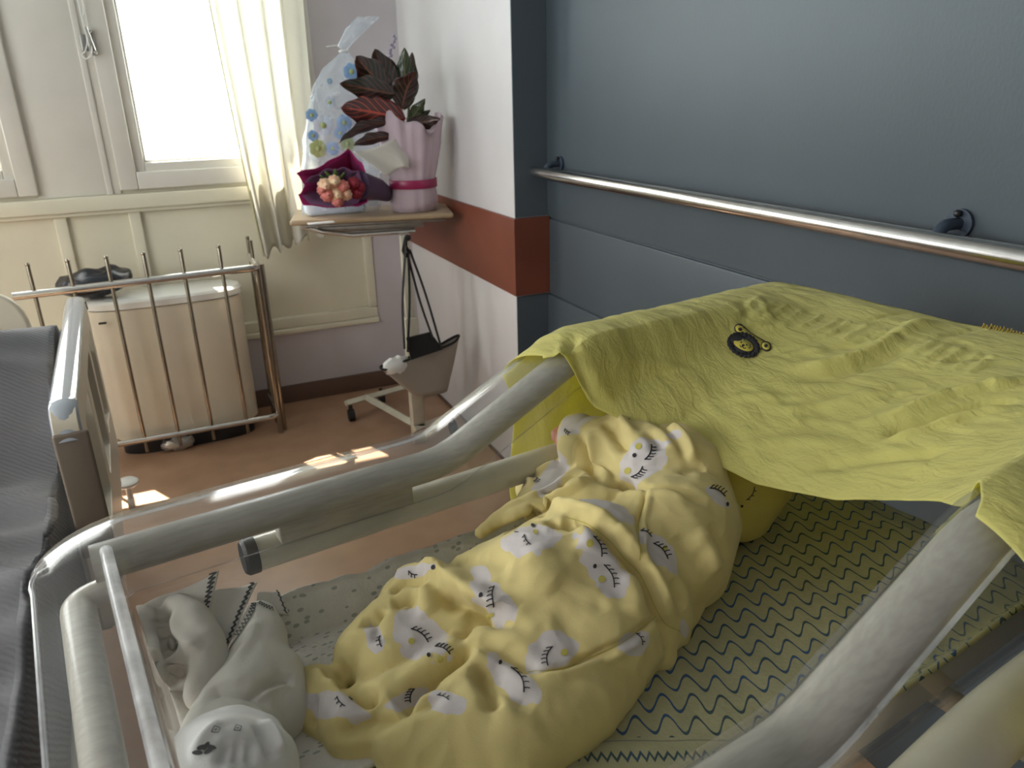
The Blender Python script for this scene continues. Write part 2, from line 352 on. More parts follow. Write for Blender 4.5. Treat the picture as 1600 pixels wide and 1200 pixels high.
# posts between windows
b = MB()
for x0, x1 in ((-.478, -.157), (-1.73, -1.62), (XL, -2.87)): b.box((x0, YW-.005, 1.118), (x1, YW+.06, 2.68), .005)
b.box((-.215, YW-.012, 1.118), (-.19, YW, 2.68), .004)
b.box((XL, YW-.005, 2.64), (.75, YW+.06, 2.72), .005)
b.box((.70, YW-.005, 1.118), (.75, YW+.06, 2.68), .005)
struct('trim_5', b, M['cream_frame'])
def window(i, gx0, gx1, loc=(0, 0, 0), rz=0):
    root = empty('window_%d' % i, loc, rz, kind='structure')
    b = MB()
    def ring(o, y0, y1, wd, bev=.006):
        x0, x1, z0, z1 = gx0-o, gx1+o, GZ0-o*.98, GZ1+o*.98
        b.box((x0, y0, z0), (x0+wd, y1, z1), bev); b.box((x1-wd, y0, z0), (x1, y1, z1), bev)
        b.box((x0+wd, y0, z0), (x1-wd, y1, z0+wd), bev); b.box((x0+wd, y0, z1-wd), (x1-wd, y1, z1), bev)
    ring(.125, YW-.03, YW+.05, .075)
    b.obj('outer_frame', M['cream_frame'], root)
    b = MB(); x = .062
    def ring2(o, y0, y1, wd, bev=.005):
        x0, x1, z0, z1 = gx0-o, gx1+o, GZ0-o, GZ1+o
        b.box((x0, y0, z0), (x0+wd, y1, z1), bev); b.box((x1-wd, y0, z0), (x1, y1, z1), bev)
        b.box((x0+wd, y0, z0), (x1-wd, y1, z0+wd), bev); b.box((x0+wd, y0, z1-wd), (x1-wd, y1, z1), bev)
    ring2(.058, YW-.012, YW+.045, .048); ring2(.012, YW+.005, YW+.04, .012, .002)
    b.obj('sash', M['cream_frame'], root)
    b = MB(); b.box((gx0-.003, YW+.02, GZ0-.003), (gx1+.003, YW+.025, GZ1+.003)); b.obj('pane', M['glass'], root)
for i, (a_, c_) in enumerate(WX): window(i+1, a_, c_)
for i, (a_, c_) in enumerate(LW): window(i+4, a_, c_, (XL+YW, 0, 0), PI/2)

# window portals, then weak fill panels added on the unseen ceiling
def area(name, loc, rot, sx_, sy_, e, col=(1, 1, 1)):
    l = bpy.data.lights.new(name, 'AREA'); l.shape = 'RECTANGLE'; l.size = sx_; l.size_y = sy_; l.energy = e; l.color = col
    o = bpy.data.objects.new(name, l); COL.objects.link(o); o.location = loc; o.rotation_euler = rot; return o
for i, (a_, c_) in enumerate(WX):
    o = area('window_portal', ((a_+c_)/2, YW+.11, (GZ0+GZ1)/2), (PI/2, 0, PI), c_-a_, GZ1-GZ0, 0)
    o.rotation_euler = Vector((0, -1, 0)).to_track_quat('-Z', 'Z').to_euler(); o.data.cycles.is_portal = True
for i, (a_, c_) in enumerate(LW):
    o = area('window_portal', (XL-.11, (a_+c_)/2, (GZ0+GZ1)/2), (0, 0, 0), GZ1-GZ0, c_-a_, 0)
    o.rotation_euler = Vector((1, 0, 0)).to_track_quat('-Z', 'Y').to_euler(); o.data.cycles.is_portal = True
def added_fill_light(x, y, label):  # glowing panel out of view, added to lift the fill
    r = empty('added_fill_light', (x, y, ZC), label=label, cat='fill lamp', group='added fill lights')
    b = MB(); b.box((-.6, -.15, -.05), (.6, .15, 0), .01); b.obj('housing', M['white_plastic'], r)
    m = bpy.data.materials.get('fill diffuser')
    if not m:
        m = bpy.data.materials.new('fill diffuser'); m.use_nodes = True; m.node_tree.nodes['Principled BSDF'].inputs['Emission Color'].default_value = (1, .97, .92, 1)
        m.node_tree.nodes['Principled BSDF'].inputs['Emission Strength'].default_value = .12
    b = MB(); b.box((-.58, -.13, -.062), (.58, .13, -.0505), .004); b.obj('diffuser', m, r)
added_fill_light(-1.6, .6, 'long white fill panel added on the ceiling over the bed side of the room')
added_fill_light(-.2, -.6, 'long white fill panel added on the ceiling above the clear cot')

# ------------------------------------------------------------------ wall rail on the blue wall
rt = empty('wall_rail', (XB, 1.5, 1.2), label='polished steel grab rail fixed along the slate blue wall', cat='rail')
def rl(v): return (v[0]-XB, v[1]-1.5, v[2]-1.2)
b = MB(); b.tube([rl((1.235, 2.555, 1.232)), rl((1.235, 2.549, 1.232)), rl((1.235, -.5, 1.232))], [.016, .021, .021], 28); b.obj('rail_tube', M['chrome'], rt)
for yy in (2.47, .93, -.3):
    b = MB(); b.tube([rl((XB+.001, yy, 1.262)), rl((XB-.008, yy, 1.262))], .026, 20)
    b.tube(smooth_path([rl((XB-.008, yy, 1.262)), rl((XB-.045, yy, 1.262)), rl((1.237, yy, 1.24))], .02), .011, 10)
    q = b.obj('bracket', M['navy'], rt)
    b = MB(); b.sphere(rl((XB-.014, yy, 1.28)), .007, 10, 6); b.obj('screw', M['black_plastic'], q)

# ------------------------------------------------------------------ chrome barred guard and cabinet
YG = 3.5
g = empty('barred_guard', (0, YG, 0), label='chrome barred guard standing around the cream rounded cabinet', cat='guard')
b = MB(); pth = smooth_path([(-.60, 0, .793), (.335, 0, .806), (.335, .30, .806)], .04)
b.tube(pth, .0165, 14); b.obj('top_rail', M['chrome'], g)
b = MB(); b.tube(smooth_path([(-.60, 0, .095), (.335, 0, .095), (.335, .30, .095)], .05), .0135, 12); b.obj('bottom_rail', M['chrome'], g)
for x in (-.525, -.386, -.247, -.108, .035, .187):
    b = MB(); b.tube([(x, .0, .035), (x, .0, .905), (x, 0, .915)], [.0080, .0080, .005], 10); b.sphere((x, 0, .912), .0095, 10, 6); b.obj('bar', M['bronze_steel'], g)
for (x, y, top) in ((.335, .02, .81), (.355, .05, .81), (.335, .16, .9), (.335, .28, .9)):
    b = MB(); b.tube([(x, y, .0), (x, y, top)], .0135 if top < .85 else .008, 10); b.obj('post', M['bronze_steel'], g)

cb = empty('cabinet', (0, 0, 0), label='cream rounded cabinet standing under the window behind the chrome guard', cat='cabinet')
def superell(cx, cy, a, bb, n, p=4):
    out = []
    for k in range(n):
        t = 2*PI*k/n; c, s_ = math.cos(t), math.sin(t)
        out.append((cx+a*math.copysign(abs(c)**(2/p), c), cy+bb*math.copysign(abs(s_)**(2/p), s_)))
    return out
def extr(mb, ring_f, zs, cap=True):
    V = []; F = []; n = None
    for z, sc_ in zs:
        r = ring_f(sc_); n = len(r); V += [(x, y, z) for x, y in r]
    for i in range(len(zs)-1):
        for k in range(n): F.append((i*n+k, i*n+(k+1) % n, (i+1)*n+(k+1) % n, (i+1)*n+k))
    if cap: F.append(tuple(range(n))[::-1]); F.append(tuple((len(zs)-1)*n+k for k in range(n)))
    mb.add(V, F)
b = MB(); extr(b, lambda s_: superell(-.06, 3.665, .315+s_, .125+s_, 64, 3.2), [(.07, -.01), (.08, 0), (.66, 0), (.672, -.003)]); b.obj('body', M['cream_plastic'], cb)
b = MB(); extr(b, lambda s_: superell(-.06, 3.665, .325+s_, .133+s_, 64, 3.0), [(.673, -.012), (.68, 0), (.705, 0), (.715, -.008), (.72, -.03)]); b.obj('lid', mat('glossy white lid', (.80, .80, .76), .12, coat=.6), cb)
b = MB(); extr(b, lambda s_: superell(-.06, 3.665, .29+s_, .11+s_, 48, 3.2), [(0, 0), (.069, 0)]); b.obj('plinth', M['black_plastic'], cb)
b = MB(); b.box((-.33, 3.538, .628), (-.30, 3.545, .636)); b.obj('handle_slot', M['black_plastic'], cb)

# ------------------------------------------------------------------ blob-and-fold cloth sculptor
def build_blobs(blobs, vox=.006, smooth=6, sub=1):
    bm = bmesh.new()
    for c, r, s_ in blobs:
        mtx = Matrix.Translation(c) @ Matrix.Diagonal((*[x for x in s_], 1))
        bmesh.ops.create_icosphere(bm, subdivisions=3, radius=r, matrix=mtx)
    me = bpy.data.meshes.new('tmp'); bm.to_mesh(me); bm.free()
    o = bpy.data.objects.new('tmp', me); COL.objects.link(o)
    m = o.modifiers.new('r', 'REMESH'); m.mode = 'VOXEL'; m.voxel_size = vox
    m = o.modifiers.new('s', 'SMOOTH'); m.iterations = smooth; m.factor = .6
    if sub:
        m = o.modifiers.new('u', 'SUBSURF'); m.levels = sub; m.render_levels = sub
    dg = bpy.context.evaluated_depsgraph_get(); dg.update()
    e = o.evaluated_get(dg); me2 = bpy.data.meshes.new_from_object(e)
    bpy.data.objects.remove(o); bpy.data.meshes.remove(me)
    return me2
def mesh_np(me):
    n = len(me.vertices); v = np.empty(n*3); me.vertices.foreach_get('co', v); nn = np.empty(n*3); me.vertices.foreach_get('normal', nn)
    return v.reshape(-1, 3), nn.reshape(-1, 3)
def bvh_of(me):
    return BVHTree.FromPolygons([v.co for v in me.vertices], [tuple(p.vertices) for p in me.polygons])
# all cot-space meshes live in the cot frame: x along (foot to head), y across, z up
ANG = math.radians(8.1); OX = Vector((-.126, .803, 0))
T = Matrix.Translation(OX) @ Matrix.Rotation(ANG, 4, 'Z'); TI = T.inverted()
def lz(px, py, z): return TI @ at(px, py, 2, z)
CAML = TI @ CAM
def cast(bv, px, py):
    d = (TI.to_3x3() @ ray(px, py)).normalized()
    h = bv.ray_cast(CAML, d)
    return (h[0], h[1]) if h[0] is not None else (None, None)
def fold(me, strokes, gain=1.0):
    """press or raise the surface along curves drawn on it: (points, height, width[, sideways shift])"""
    bv = bvh_of(me); v, nn = mesh_np(me); dsp = np.zeros(len(v))
    for st in strokes:
        pts, h, wd = st[:3]; h *= gain
        C = []
        for q in catmull(pts, 8):
            p, n_ = cast(bv, q[0], q[1])
            if p is not None: C.append(np.array(p))
        if len(C) < 2: continue
        C = np.array(C); a = C[:-1]; bb = C[1:]; ab = bb-a; L2 = (ab**2).sum(1)+1e-12
        box0, box1 = C.min(0)-4*wd, C.max(0)+4*wd
        idx = np.where(((v > box0) & (v < box1)).all(1))[0]
        if len(idx) == 0: continue
        P = v[idx]; best = np.full(len(idx), 9.); bt = np.zeros(len(idx))
        for k in range(len(a)):
            if L2[k] > .05**2: continue
            t = np.clip(((P-a[k])@ab[k])/L2[k], 0, 1); d = np.linalg.norm(P-(a[k]+t[:, None]*ab[k]), axis=1)
            mk = d < best; best[mk] = d[mk]; bt[mk] = (k+t[mk])/len(a)
        taper = np.clip(np.minimum(bt, 1-bt)*5, .15, 1)
        dsp[idx] += h*taper*np.exp(-(best/wd)**2)
    v = v+nn*dsp[:, None]
    me.vertices.foreach_set('co', v.ravel()); me.update()
def ripple(me, amp, scale, zmin=None, amp2=0, scale2=0):
    v, nn = mesh_np(me); out = v.copy()
    for i in range(len(v)):
        p = Vector(v[i]); d = amp*noise.noise(Vector((p.x*scale[0], p.y*scale[1], p.z*scale[2])))
        if amp2: d += amp2*(1-abs(noise.noise(Vector((p.x*scale2+7, p.y*scale2*1.3, p.z*scale2))))*2.4)
        out[i] = v[i]+nn[i]*d
    if zmin is not None: out[:, 2] = np.maximum(out[:, 2], zmin)
    me.vertices.foreach_set('co', out.ravel()); me.update()
def strip_on(mb, bv, pts, wpx, off=.0009):
    """a thin printed line lying on the surface"""
    P = [np.array(p, float) for p in pts]; V = []; ok = []
    for i, p in enumerate(P):
        d = P[min(i+1, len(P)-1)]-P[max(i-1, 0)]; d = d/(np.linalg.norm(d)+1e-9); n_ = np.array((-d[1], d[0]))*wpx/2
        for q in (p+n_, p-n_):
            h, nn = cast(bv, *q)
            if h is None: return
            V.append(h+nn*off)
    F = []
    for i in range(len(P)-1):
        a = V[2*i]; c = V[2*i+2]
        if (a-c).length < .03: F.append((2*i, 2*i+1, 2*i+3, 2*i+2))
    mb.add(V, F)
def lash(mb, bv, x0, y0, x1, y1, side=1, n=5, tick=7, wd=1.7):
    """closed sleepy eye: a slack curve with lashes on one side"""
    a = np.array((x0, y0), float); c = np.array((x1, y1), float); d = c-a; Ln = np.linalg.norm(d); d /= Ln; nrm = np.array((-d[1], d[0]))*side
    arc = [a+d*Ln*t+nrm*math.sin(PI*t)*Ln*.14 for t in np.linspace(0, 1, 9)]
    strip_on(mb, bv, arc, wd)
    for k in range(n):
        t = (k+.3)/n; p = a+d*Ln*t+nrm*math.sin(PI*t)*Ln*.14
        strip_on(mb, bv, [p, p+nrm*tick*.5+d*tick*.12, p+nrm*tick*.9+d*tick*.4], wd*.85)
def dot_on(mb, bv, px, py, rx, ry=None, off=.0009, n=14, ang=0):
    ry = ry or rx; ca, sa = math.cos(ang), math.sin(ang); V = []
    h, nn = cast(bv, px, py)
    if h is None: return
    V.append(h+nn*off)
    for k in range(n):
        t = 2*PI*k/n; u, v_ = rx*math.cos(t), ry*math.sin(t)
        h, nn = cast(bv, px+u*ca-v_*sa, py+u*sa+v_*ca)
        if h is None: return
        V.append(h+nn*off)
    mb.add(V, [(0, 1+k, 1+(k+1) % n) for k in range(n)])
def finish(me, name, mats, decals, parent=None, **k):
    """one mesh: the cloth plus its print"""
    v, _ = mesh_np(me); V = [tuple(x) for x in v]; F = [tuple(p.vertices) for p in me.polygons]; fm = [0]*len(F)
    for i, d in enumerate(decals):
        n0 = len(V); V += d.v; F += [tuple(j+n0 for j in f) for f in d.f]; fm += [i+1]*len(d.f)
    o = mesh_obj(name, V, F, None, parent, True, mats=mats, fm=fm, **k)
    if parent is None: o.location = OX; o.rotation_euler = (0, 0, ANG)
    bpy.data.meshes.remove(me); return o
def cot_obj(o):
    o.location = OX; o.rotation_euler = (0, 0, ANG); return o

ZM = .90      # mattress surface
TW = -.558    # across the cot

# ------------------------------------------------------------------ the cot
cot = empty('hospital_cot', OX, ANG, label='clear acrylic newborn cot on a scratched cream metal frame, head towards the blue wall', cat='cot')
def rim_z(s): 
    if s < .408: return 1.05
    if s < .625: return 1.05+.105*(s-.408)/.217
    return 1.155
def rim_path(s0, s1, tN, tF, rc, z=rim_z, n=10, inset=0):
    """closed plan loop (counter-clockwise seen from above) with outward normals"""
    out = []
    def arc(cx, cy, a0, a1):
        for k in range(n+1):
            a = a0+(a1-a0)*k/n; out.append((cx+rc*math.cos(a), cy+rc*math.sin(a), math.cos(a), math.sin(a)))
    S = np.linspace(s0+rc, s1-rc, 40)
    arc(s0+rc, tF-rc, PI/2, PI)
    for t in np.linspace(tF-rc, tN+rc, 16)[1:-1]: out.append((s0, t, -1, 0))
    arc(s0+rc, tN+rc, PI, 1.5*PI)
    for s_ in S[1:-1]: out.append((s_, tN, 0, -1))
    arc(s1-rc, tN+rc, 1.5*PI, 2*PI)
    for t in np.linspace(tN+rc, tF-rc, 16)[1:-1]: out.append((s1, t, 1, 0))
    arc(s1-rc, tF-rc, 0, PI/2)
    for s_ in S[::-1][1:-1]: out.append((s_, tF, 0, 1))
    return [(x, y, z(x), nx, ny) for x, y, nx, ny in out]
loop = rim_path(-.010, 1.045, TW, 0, .045)
SM = lambda s: (rim_z(s-.02)+rim_z(s-.01)+rim_z(s)+rim_z(s+.01)+rim_z(s+.02))/5
def lip(nx, ny):
    f = max(0, min(1, -nx))*.72; n2 = max(0, min(1, -ny))*.45; p = max(0, ny)+max(0, nx); return (f+n2+p)/max(1e-6, max(0, -nx)+max(0, -ny)+p)
def sweep(mb, loop, prof, closed_prof=False, zf=SM):
    G = []
    for x, y, z, nx, ny in loop:
        z = zf(x); G.append([(x+nx*(a if a < .02 else .02+(a-.02)*(lip(nx, ny)*.066-.02)/.046), y+ny*(a if a < .02 else .02+(a-.02)*(lip(nx, ny)*.066-.02)/.046), z+bb) for a, bb in prof])
    if closed_prof: G = [row+[row[0]] for row in G]
    mb.grid(G, closeu=True)
b = MB(); tubeline = [(x, y, SM(x)) for x, y, z, nx, ny in loop if not (nx < -.02)]
k0 = min(range(len(tubeline)), key=lambda i: tubeline[i][0]+(10 if tubeline[i][1] < -.2 else 0))
k1 = [i for i, p in enumerate(tubeline) if p[1] < -.4 and p[0] < .06]
near = [p for p in tubeline if p[1] < TW+.001]; head = [p for p in tubeline if p[0] > 1.0 and TW+.001 <= p[1] <= -.001]; far = [p for p in tubeline if p[1] > -.001]
near.sort(key=lambda p: p[0]); far.sort(key=lambda p: -p[0]); head.sort(key=lambda p: p[1])
pth = [(-.004, TW, 1.05)]+[p for p in near if p[0] > .01]+head+[p for p in far if p[0] > .01]+[(-.004, 0, 1.05)]
b.tube(pth, .0245, 22, ry=.019, up=(0, 0, 1)); b.obj('rim_tube', M['scratched'], cot)
b = MB(); b.tube(smooth_path([(.02, TW, 1.018), (-.026, TW, 1.012), (-.026, 0, 1.012), (.02, 0, 1.018)], .035, 8), .017, 16, ry=.013, up=(0, 0, 1)); b.obj('foot_bar', M['scratched'], cot)
# acrylic flange that lies over the tube and turns out
fl = [(-.030, -.03), (-.030, .006), (-.027, .016), (-.018, .0220), (0, .0245), (.03, .024), (.058, .022), (.064, .018), (.067, .008), (.064, .007), (.061, .015), (.056, .0185), (.03, .0210), (0, .0215), (-.017, .0190), (-.024, .010), (-.026, -.03)]
b = MB(); sweep(b, loop, fl, True); b.obj('tub_flange', M['flange'], cot)
b = MB()
rimline = [(x+nx*.066*lip(nx, ny), y+ny*.066*lip(nx, ny), SM(x)+.009) for x, y, z, nx, ny in loop]
b.tube(rimline, .0021, 8, close=True); b.obj('flange_edge', thin_clear('acrylic edge with painted highlight', (.9, .92, .93), 1.6, .1, haze=(.8, .82, .85), hz=.22), cot)  # edge whitened so its highlight reads as a bright line
b = MB(); b.tube([(.011, y, 1.05+.0175) for y in np.linspace(-.012, TW+.012, 24)], .0065, 10); b.obj('inner_ridge', thin_clear('scratched acrylic ridge', (.85, .86, .87), 1.4, .2, haze=(.72, .73, .74), hz=.38), cot)
# tub walls and floor
b = MB(); G = []
for x, y, z, nx, ny in loop:
    zz = SM(x); row = []
    for k in range(9):
        f = k/8; a = -.028-.034*f; h = (zz-.03)*(1-f)+.845*f; row.append((x+nx*a, y+ny*a, h))
    row.append((x-nx*.075, y-ny*.075, .834)); G.append(row)
b.grid(G, closeu=True)
o = b.obj('tub_wall', M['acrylic'], cot); solidify(o, .004)
b = MB(); b.box((.06, TW+.075, .829), (.97, -.075, .834), .002); b.obj('tub_floor', M['acrylic'], cot)
# under-frame rails, with end caps
for t in (.032, TW-.038):
    if t > 0: P = [(.165, t, .982), (.60, t, .984), (1.07, t, .992)]; R = .0215
    else: P = [(.165, t, .935), (.42, t, .938), (.62, t, .975), (.73, t, .978), (1.07, t, .965)]; R = .029
    b = MB(); b.tube(smooth_path(P, .10, 8), R, 22); rr = b.obj('under_rail', M['cream_metal'], cot)
    b = MB(); b.tube([(.148, t, P[0][2]), (.152, t, P[0][2]), (.1649, t, P[0][2])], [R*.9, R*1.06, R*1.06], 22); b.obj('end_cap', M['black_plastic'], rr, label='black plastic end cap')
    # saddle bracket under the rim
    for s_ in (.20,):
        b = MB(); zt = SM(s_)-.02; zb = P[0][2]+R*.8 if t > 0 else 0
        if t > 0: b.box((s_-.01, .004, zb), (s_+.165, .03, zt+.006), .003); b.obj('saddle', M['scratched'], cot)
for t in (.032, TW-.038):
    b = MB(); b.tube(smooth_path([(.90, t, .96), (.915, t, .60), (.93, t, .13)], .1), [.0245]*9, 18); b.obj('leg', M['cream_metal'], cot)
    b = MB(); b.tube(smooth_path([(.10, t, .12), (.98, t, .12)], .02), .02, 14); b.obj('base_rail', M['cream_metal'], cot)
    for s_ in (.12, .96):
        b = MB(); b.tube([(s_, t, .105), (s_, t, .06)], .012, 10); b.tube([(s_, t-.014, .042), (s_, t+.014, .042)], .0415, 20); b.obj('castor', M['rubber'], cot)
b = MB(); b.tube([(.93, .03, .13), (.93, TW-.03, .13)], .018, 12); b.obj('cross_bar', M['cream_metal'], cot); b = MB(); b.tube([(.905, .03, .74), (.905, TW-.03, .74)], .016, 12); b.obj('cross_bar', M['cream_metal'], cot)
# raised clear head panel with its top tube
b = MB(); b.box((1.062, TW+.03, 1.12), (1.068, -.03, 1.178), .002); b.obj('head_panel', M['acrylic'], cot)

# mattress
b = MB(); b.box((.055, TW+.075, .8345), (1.0, -.075, ZM-.012), .012); cot_obj(b.obj('mattress', M['white_plastic'], label='thin white mattress in the bottom of the clear cot', cat='mattress'))
# wave-patterned pad: flat, its near and head edges riding up the tub wall
def fabric_grid(name, fn, nu, nv, mt, thick=.004, **k):
    b = MB(); b.grid([[fn(i/(nu-1), j/(nv-1)) for j in range(nv)] for i in range(nu)])
    o = b.obj(name, mt, auto=False, **k); solidify(o, thick, 0); return cot_obj(o)
def pad(u, v):
    s = .07+u*.962; tt = -.10-v*.44
    x = s; y = tt; z = ZM-.002+.0035*noise.noise(Vector((s*9, tt*9, 1)))+.0018*noise.noise(Vector((s*28, tt*28, 4)))
    if v > .86: f = (v-.86)/.14; y = -.10-.44*.86-.035*f**.8; z += .05*f
    if u < .03: z += (.03-u)*.6
    return (x, y, z)
fabric_grid('baby_pad', pad, 120, 90, M['waves'], .005, label='cream quilted changing pad with wavy blue green stitched lines under the baby', cat='changing pad')
def towel(u, v):
    s = .13+u*.74; edge = .012*noise.noise(Vector((u*7, 0, 3)))+.006*noise.noise(Vector((u*23, 0, 3)))
    # v=0 top edge on the far wall, v=1 under the baby
    L_ = v*(.27 if u < .45 else .27-.20*min(1, (u-.45)/.3))
    if L_ < .06: f = L_/.06; y = -.036-.03*f; z = .957+edge+.018*max(0, (u-.9)/.1)-(.957-ZM-.008+edge)*f**1.0
    else: y = -.066-(L_-.06); z = ZM+.010
    z += .004*noise.noise(Vector((s*14, y*14, 9)))+.0022*noise.noise(Vector((s*45, y*45, 2)))
    y += .004*noise.noise(Vector((s*10, 5, v*4)))
    z += .02*max(0, (.06-u)/.06)*0
    return (s+.01*math.sin(v*5), y, z)
fabric_grid('terry_towel', towel, 170, 60, M['towel'], .006, label='greyish white speckled towel lining the far side of the cot', cat='towel')

# ------------------------------------------------------------------ the baby
def S(px, py, z, r, sx=1, sy=1, sz=1): return (lz(px, py, z), r, (sx, sy, sz))
def chain(A, n=5):
    out = []
    for a, c in zip(A[:-1], A[1:]):
        for k in range(n):
            f = k/n; out.append(S(a[0]+(c[0]-a[0])*f, a[1]+(c[1]-a[1])*f, a[2]+(c[2]-a[2])*f, a[3]+(c[3]-a[3])*f))
    out.append(S(*A[-1])); return out
body = []
body += chain([(765, 1010, .945, .072), (850, 1000, .955, .090), (940, 965, .96, .092)], 4)
body += chain([(780, 1120, .925, .070), (900, 1070, .935, .085), (1000, 1010, .94, .078)], 4)
body += chain([(650, 1000, .94, .050), (720, 1010, .945, .058), (800, 1010, .95, .07)], 3)      # bent knee
body += chain([(560, 1065, .925, .038), (600, 1045, .935, .046), (650, 1005, .94, .050)], 3)
body += chain([(600, 1085, .925, .045), (680, 1050, .93, .05)], 3)
body += chain([(470, 1112, .915, .026), (475, 1150, .915, .03), (520, 1175, .918, .036)], 4)    # foot nearest the camera's left
body += chain([(520, 1185, .92, .036), (620, 1160, .93, .040), (720, 1130, .935, .055), (820, 1150, .925, .06)], 5)
body += chain([(620, 1215, .92, .05), (760, 1225, .92, .06), (880, 1170, .92, .055), (1000, 1090, .915, .038)], 5)
body += chain([(1000, 960, .95, .075), (1080, 920, .97, .082), (1110, 880, .975, .078)], 4)     # shoulder
body += chain([(1020, 1040, .925, .05), (1070, 1040, .915, .034), (1085, 1015, .92, .036)], 3)
body += chain([(1110, 960, .94, .055), (1150, 890, .96, .052)], 3)
body += chain([(985, 738, 1.02, .045), (1030, 752, 1.02, .053), (1080, 785, 1.02, .060), (1125, 800, 1.01, .060), (1150, 850, .99, .048)], 4)
body += chain([(1085, 745, 1.03, .038), (1120, 752, 1.03, .042), (1150, 790, 1.02, .042)], 3)  # raised arm
body += chain([(1028, 703, 1.045, .022), (1035, 730, 1.03, .034)], 3)
body += chain([(960, 716, 1.025, .033), (958, 738, 1.02, .033)], 2)
body += chain([(1100, 750, 1.0, .036), (1130, 770, .995, .036)], 3)
body += chain([(890, 835, .95, .042), (940, 800, .955, .045), (980, 820, .955, .055), (970, 870, .955, .07)], 4)  # collar
body += chain([(880, 800, .935, .022), (915, 785, .94, .028), (940, 775, .95, .03)], 3)
body += [S(1172, 938, .93, .026), S(1158, 962, .925, .020), S(1112, 1012, .92, .026), S(1106, 1040, .912, .020), S(1080, 1072, .908, .018), S(1048, 1112, .908, .020), S(1000, 1118, .91, .026), S(1120, 985, .925, .03)]
for A in ([(775, 872, .968, .009), (806, 850, .975, .011), (848, 832, .985, .013), (905, 812, .995, .013), (950, 784, 1.0, .012)],
          [(868, 800, .96, .010), (885, 778, .965, .010), (915, 764, .97, .010)]): body += chain(A, 9)
me = build_blobs(body, .0040, 5, 1)
ripple(me, .0035, (16, 16, 16), None)
ST = [
 # shoulder seam, arm crease, wrap edges
 ([(980, 799), (1010, 811), (1049, 819), (1088, 823), (1124, 837), (1160, 862)], -.013, .008),
 ([(985, 812), (1040, 826), (1085, 833), (1120, 848)], .004, .006),
 ([(1049, 820), (1040, 844), (1028, 877), (1022, 910), (1017, 950)], -.0045, .0035),
 ([(1056, 822), (1047, 850), (1036, 880), (1030, 915), (1025, 950)], .003, .004),
 ([(905, 862), (935, 877), (968, 907), (992, 940), (1016, 968), (1030, 1005), (1038, 1030), (1056, 1060), (1090, 1080)], -.013, .0075),
 ([(950, 862), (985, 893), (1008, 922), (1030, 955), (1046, 990), (1058, 1025), (1075, 1050)], .007, .009),
 ([(796, 1127), (850, 1127), (910, 1112), (970, 1090), (1018, 1062), (1045, 1042)], -.006, .004),
 ([(800, 1138), (860, 1138), (920, 1122), (980, 1100), (1028, 1070)], .004, .006),
 ([(702, 1044), (690, 1074), (660, 1098), (633, 1116), (587, 1146), (560, 1165)], -.026, .013),
 ([(730, 1050), (705, 1085), (665, 1110), (620, 1140), (580, 1160)], .006, .010),
 ([(650, 936), (690, 945), (725, 975), (764, 1003), (800, 1023)], .013, .011),
 ([(660, 950), (655, 985), (665, 1010)], .006, .012),
 ([(676, 962), (690, 990), (716, 1004), (748, 1022), (790, 1042)], -.014, .009),
 ([(700, 1046), (715, 1026), (745, 1020)], -.012, .008),
 ([(700, 1050), (745, 1075), (790, 1110), (800, 1135)], -.009, .008),
 ([(712, 1100), (722, 1150), (724, 1198)], -.014, .008),
 ([(735, 1100), (752, 1150), (800, 1198)], -.008, .010),
 ([(507, 1105), (521, 1125), (545, 1156)], -.018, .009),
 ([(455, 1120), (450, 1150), (446, 1190)], -.006, .006), ([(466, 1078), (478, 1108), (510, 1130)], .006, .006),
 ([(470, 1195), (520, 1190), (600, 1168), (660, 1150)], -.008, .008),
 ([(545, 1010), (572, 1002), (590, 988)], -.010, .008), ([(560, 1000), (570, 1020), (562, 1050)], -.004, .006),
 ([(596, 985), (625, 978), (640, 990)], -.010, .008), ([(604, 945), (640, 935), (690, 940)], .007, .008),
 ([(600, 966), (630, 948), (668, 955)], -.007, .006),
 # neck and collar
 ([(868, 834), (895, 842), (925, 852), (955, 870), (980, 895)], .009, .009),
 ([(870, 862), (885, 872), (915, 868)], -.010, .007),
 ([(866, 828), (864, 840), (870, 855)], -.009, .006),
 ([(790, 866), (830, 845), (868, 832), (905, 824), (945, 806), (962, 790)], .010, .0055),
 ([(800, 882), (840, 862), (870, 858)], -.010, .006),
 ([(880, 812), (915, 798), (950, 782)], -.012, .007),
 ([(868, 800), (880, 782), (905, 768), (932, 760)], .006, .005),
 ([(920, 880), (930, 900), (925, 930)], .006, .012), ([(905, 872), (912, 890)], -.006, .008),
 # sleeve
 ([(955, 715), (962, 740), (966, 765), (974, 785), (981, 800)], -.010, .0065),
 ([(972, 712), (976, 745), (984, 775), (996, 800)], .007, .009),
 ([(1000, 692), (1010, 712), (1016, 735), (1030, 755)], -.011, .009),
 ([(1022, 683), (1030, 705), (1046, 728)], .006, .008),
 ([(1064, 715), (1078, 735), (1082, 757)], -.009, .009), ([(1096, 712), (1118, 726), (1133, 752), (1140, 782)], .008, .009),
 ([(1085, 706), (1103, 720), (1118, 745), (1128, 775)], -.006, .006),
 ([(1110, 800), (1140, 790), (1165, 800)], -.004, .008),
 ([(1152, 890), (1175, 930), (1180, 960)], -.007, .009), ([(1125, 895), (1148, 945), (1160, 980)], .006, .012),
 ([(1090, 900), (1110, 940), (1140, 958)], -.005, .012),
 ([(1068, 985), (1085, 1010), (1092, 1045)], -.008, .009), ([(1050, 1060), (1062, 1085), (1058, 1108)], -.007, .008),
 ([(830, 905), (840, 950), (870, 990)], .004, .022), ([(930, 990), (900, 1040), (850, 1070)], -.004, .03),
 ([(985, 960), (1000, 1010), (990, 1050)], .005, .012), ([(700, 925), (760, 925), (800, 945)], -.004, .012),
]
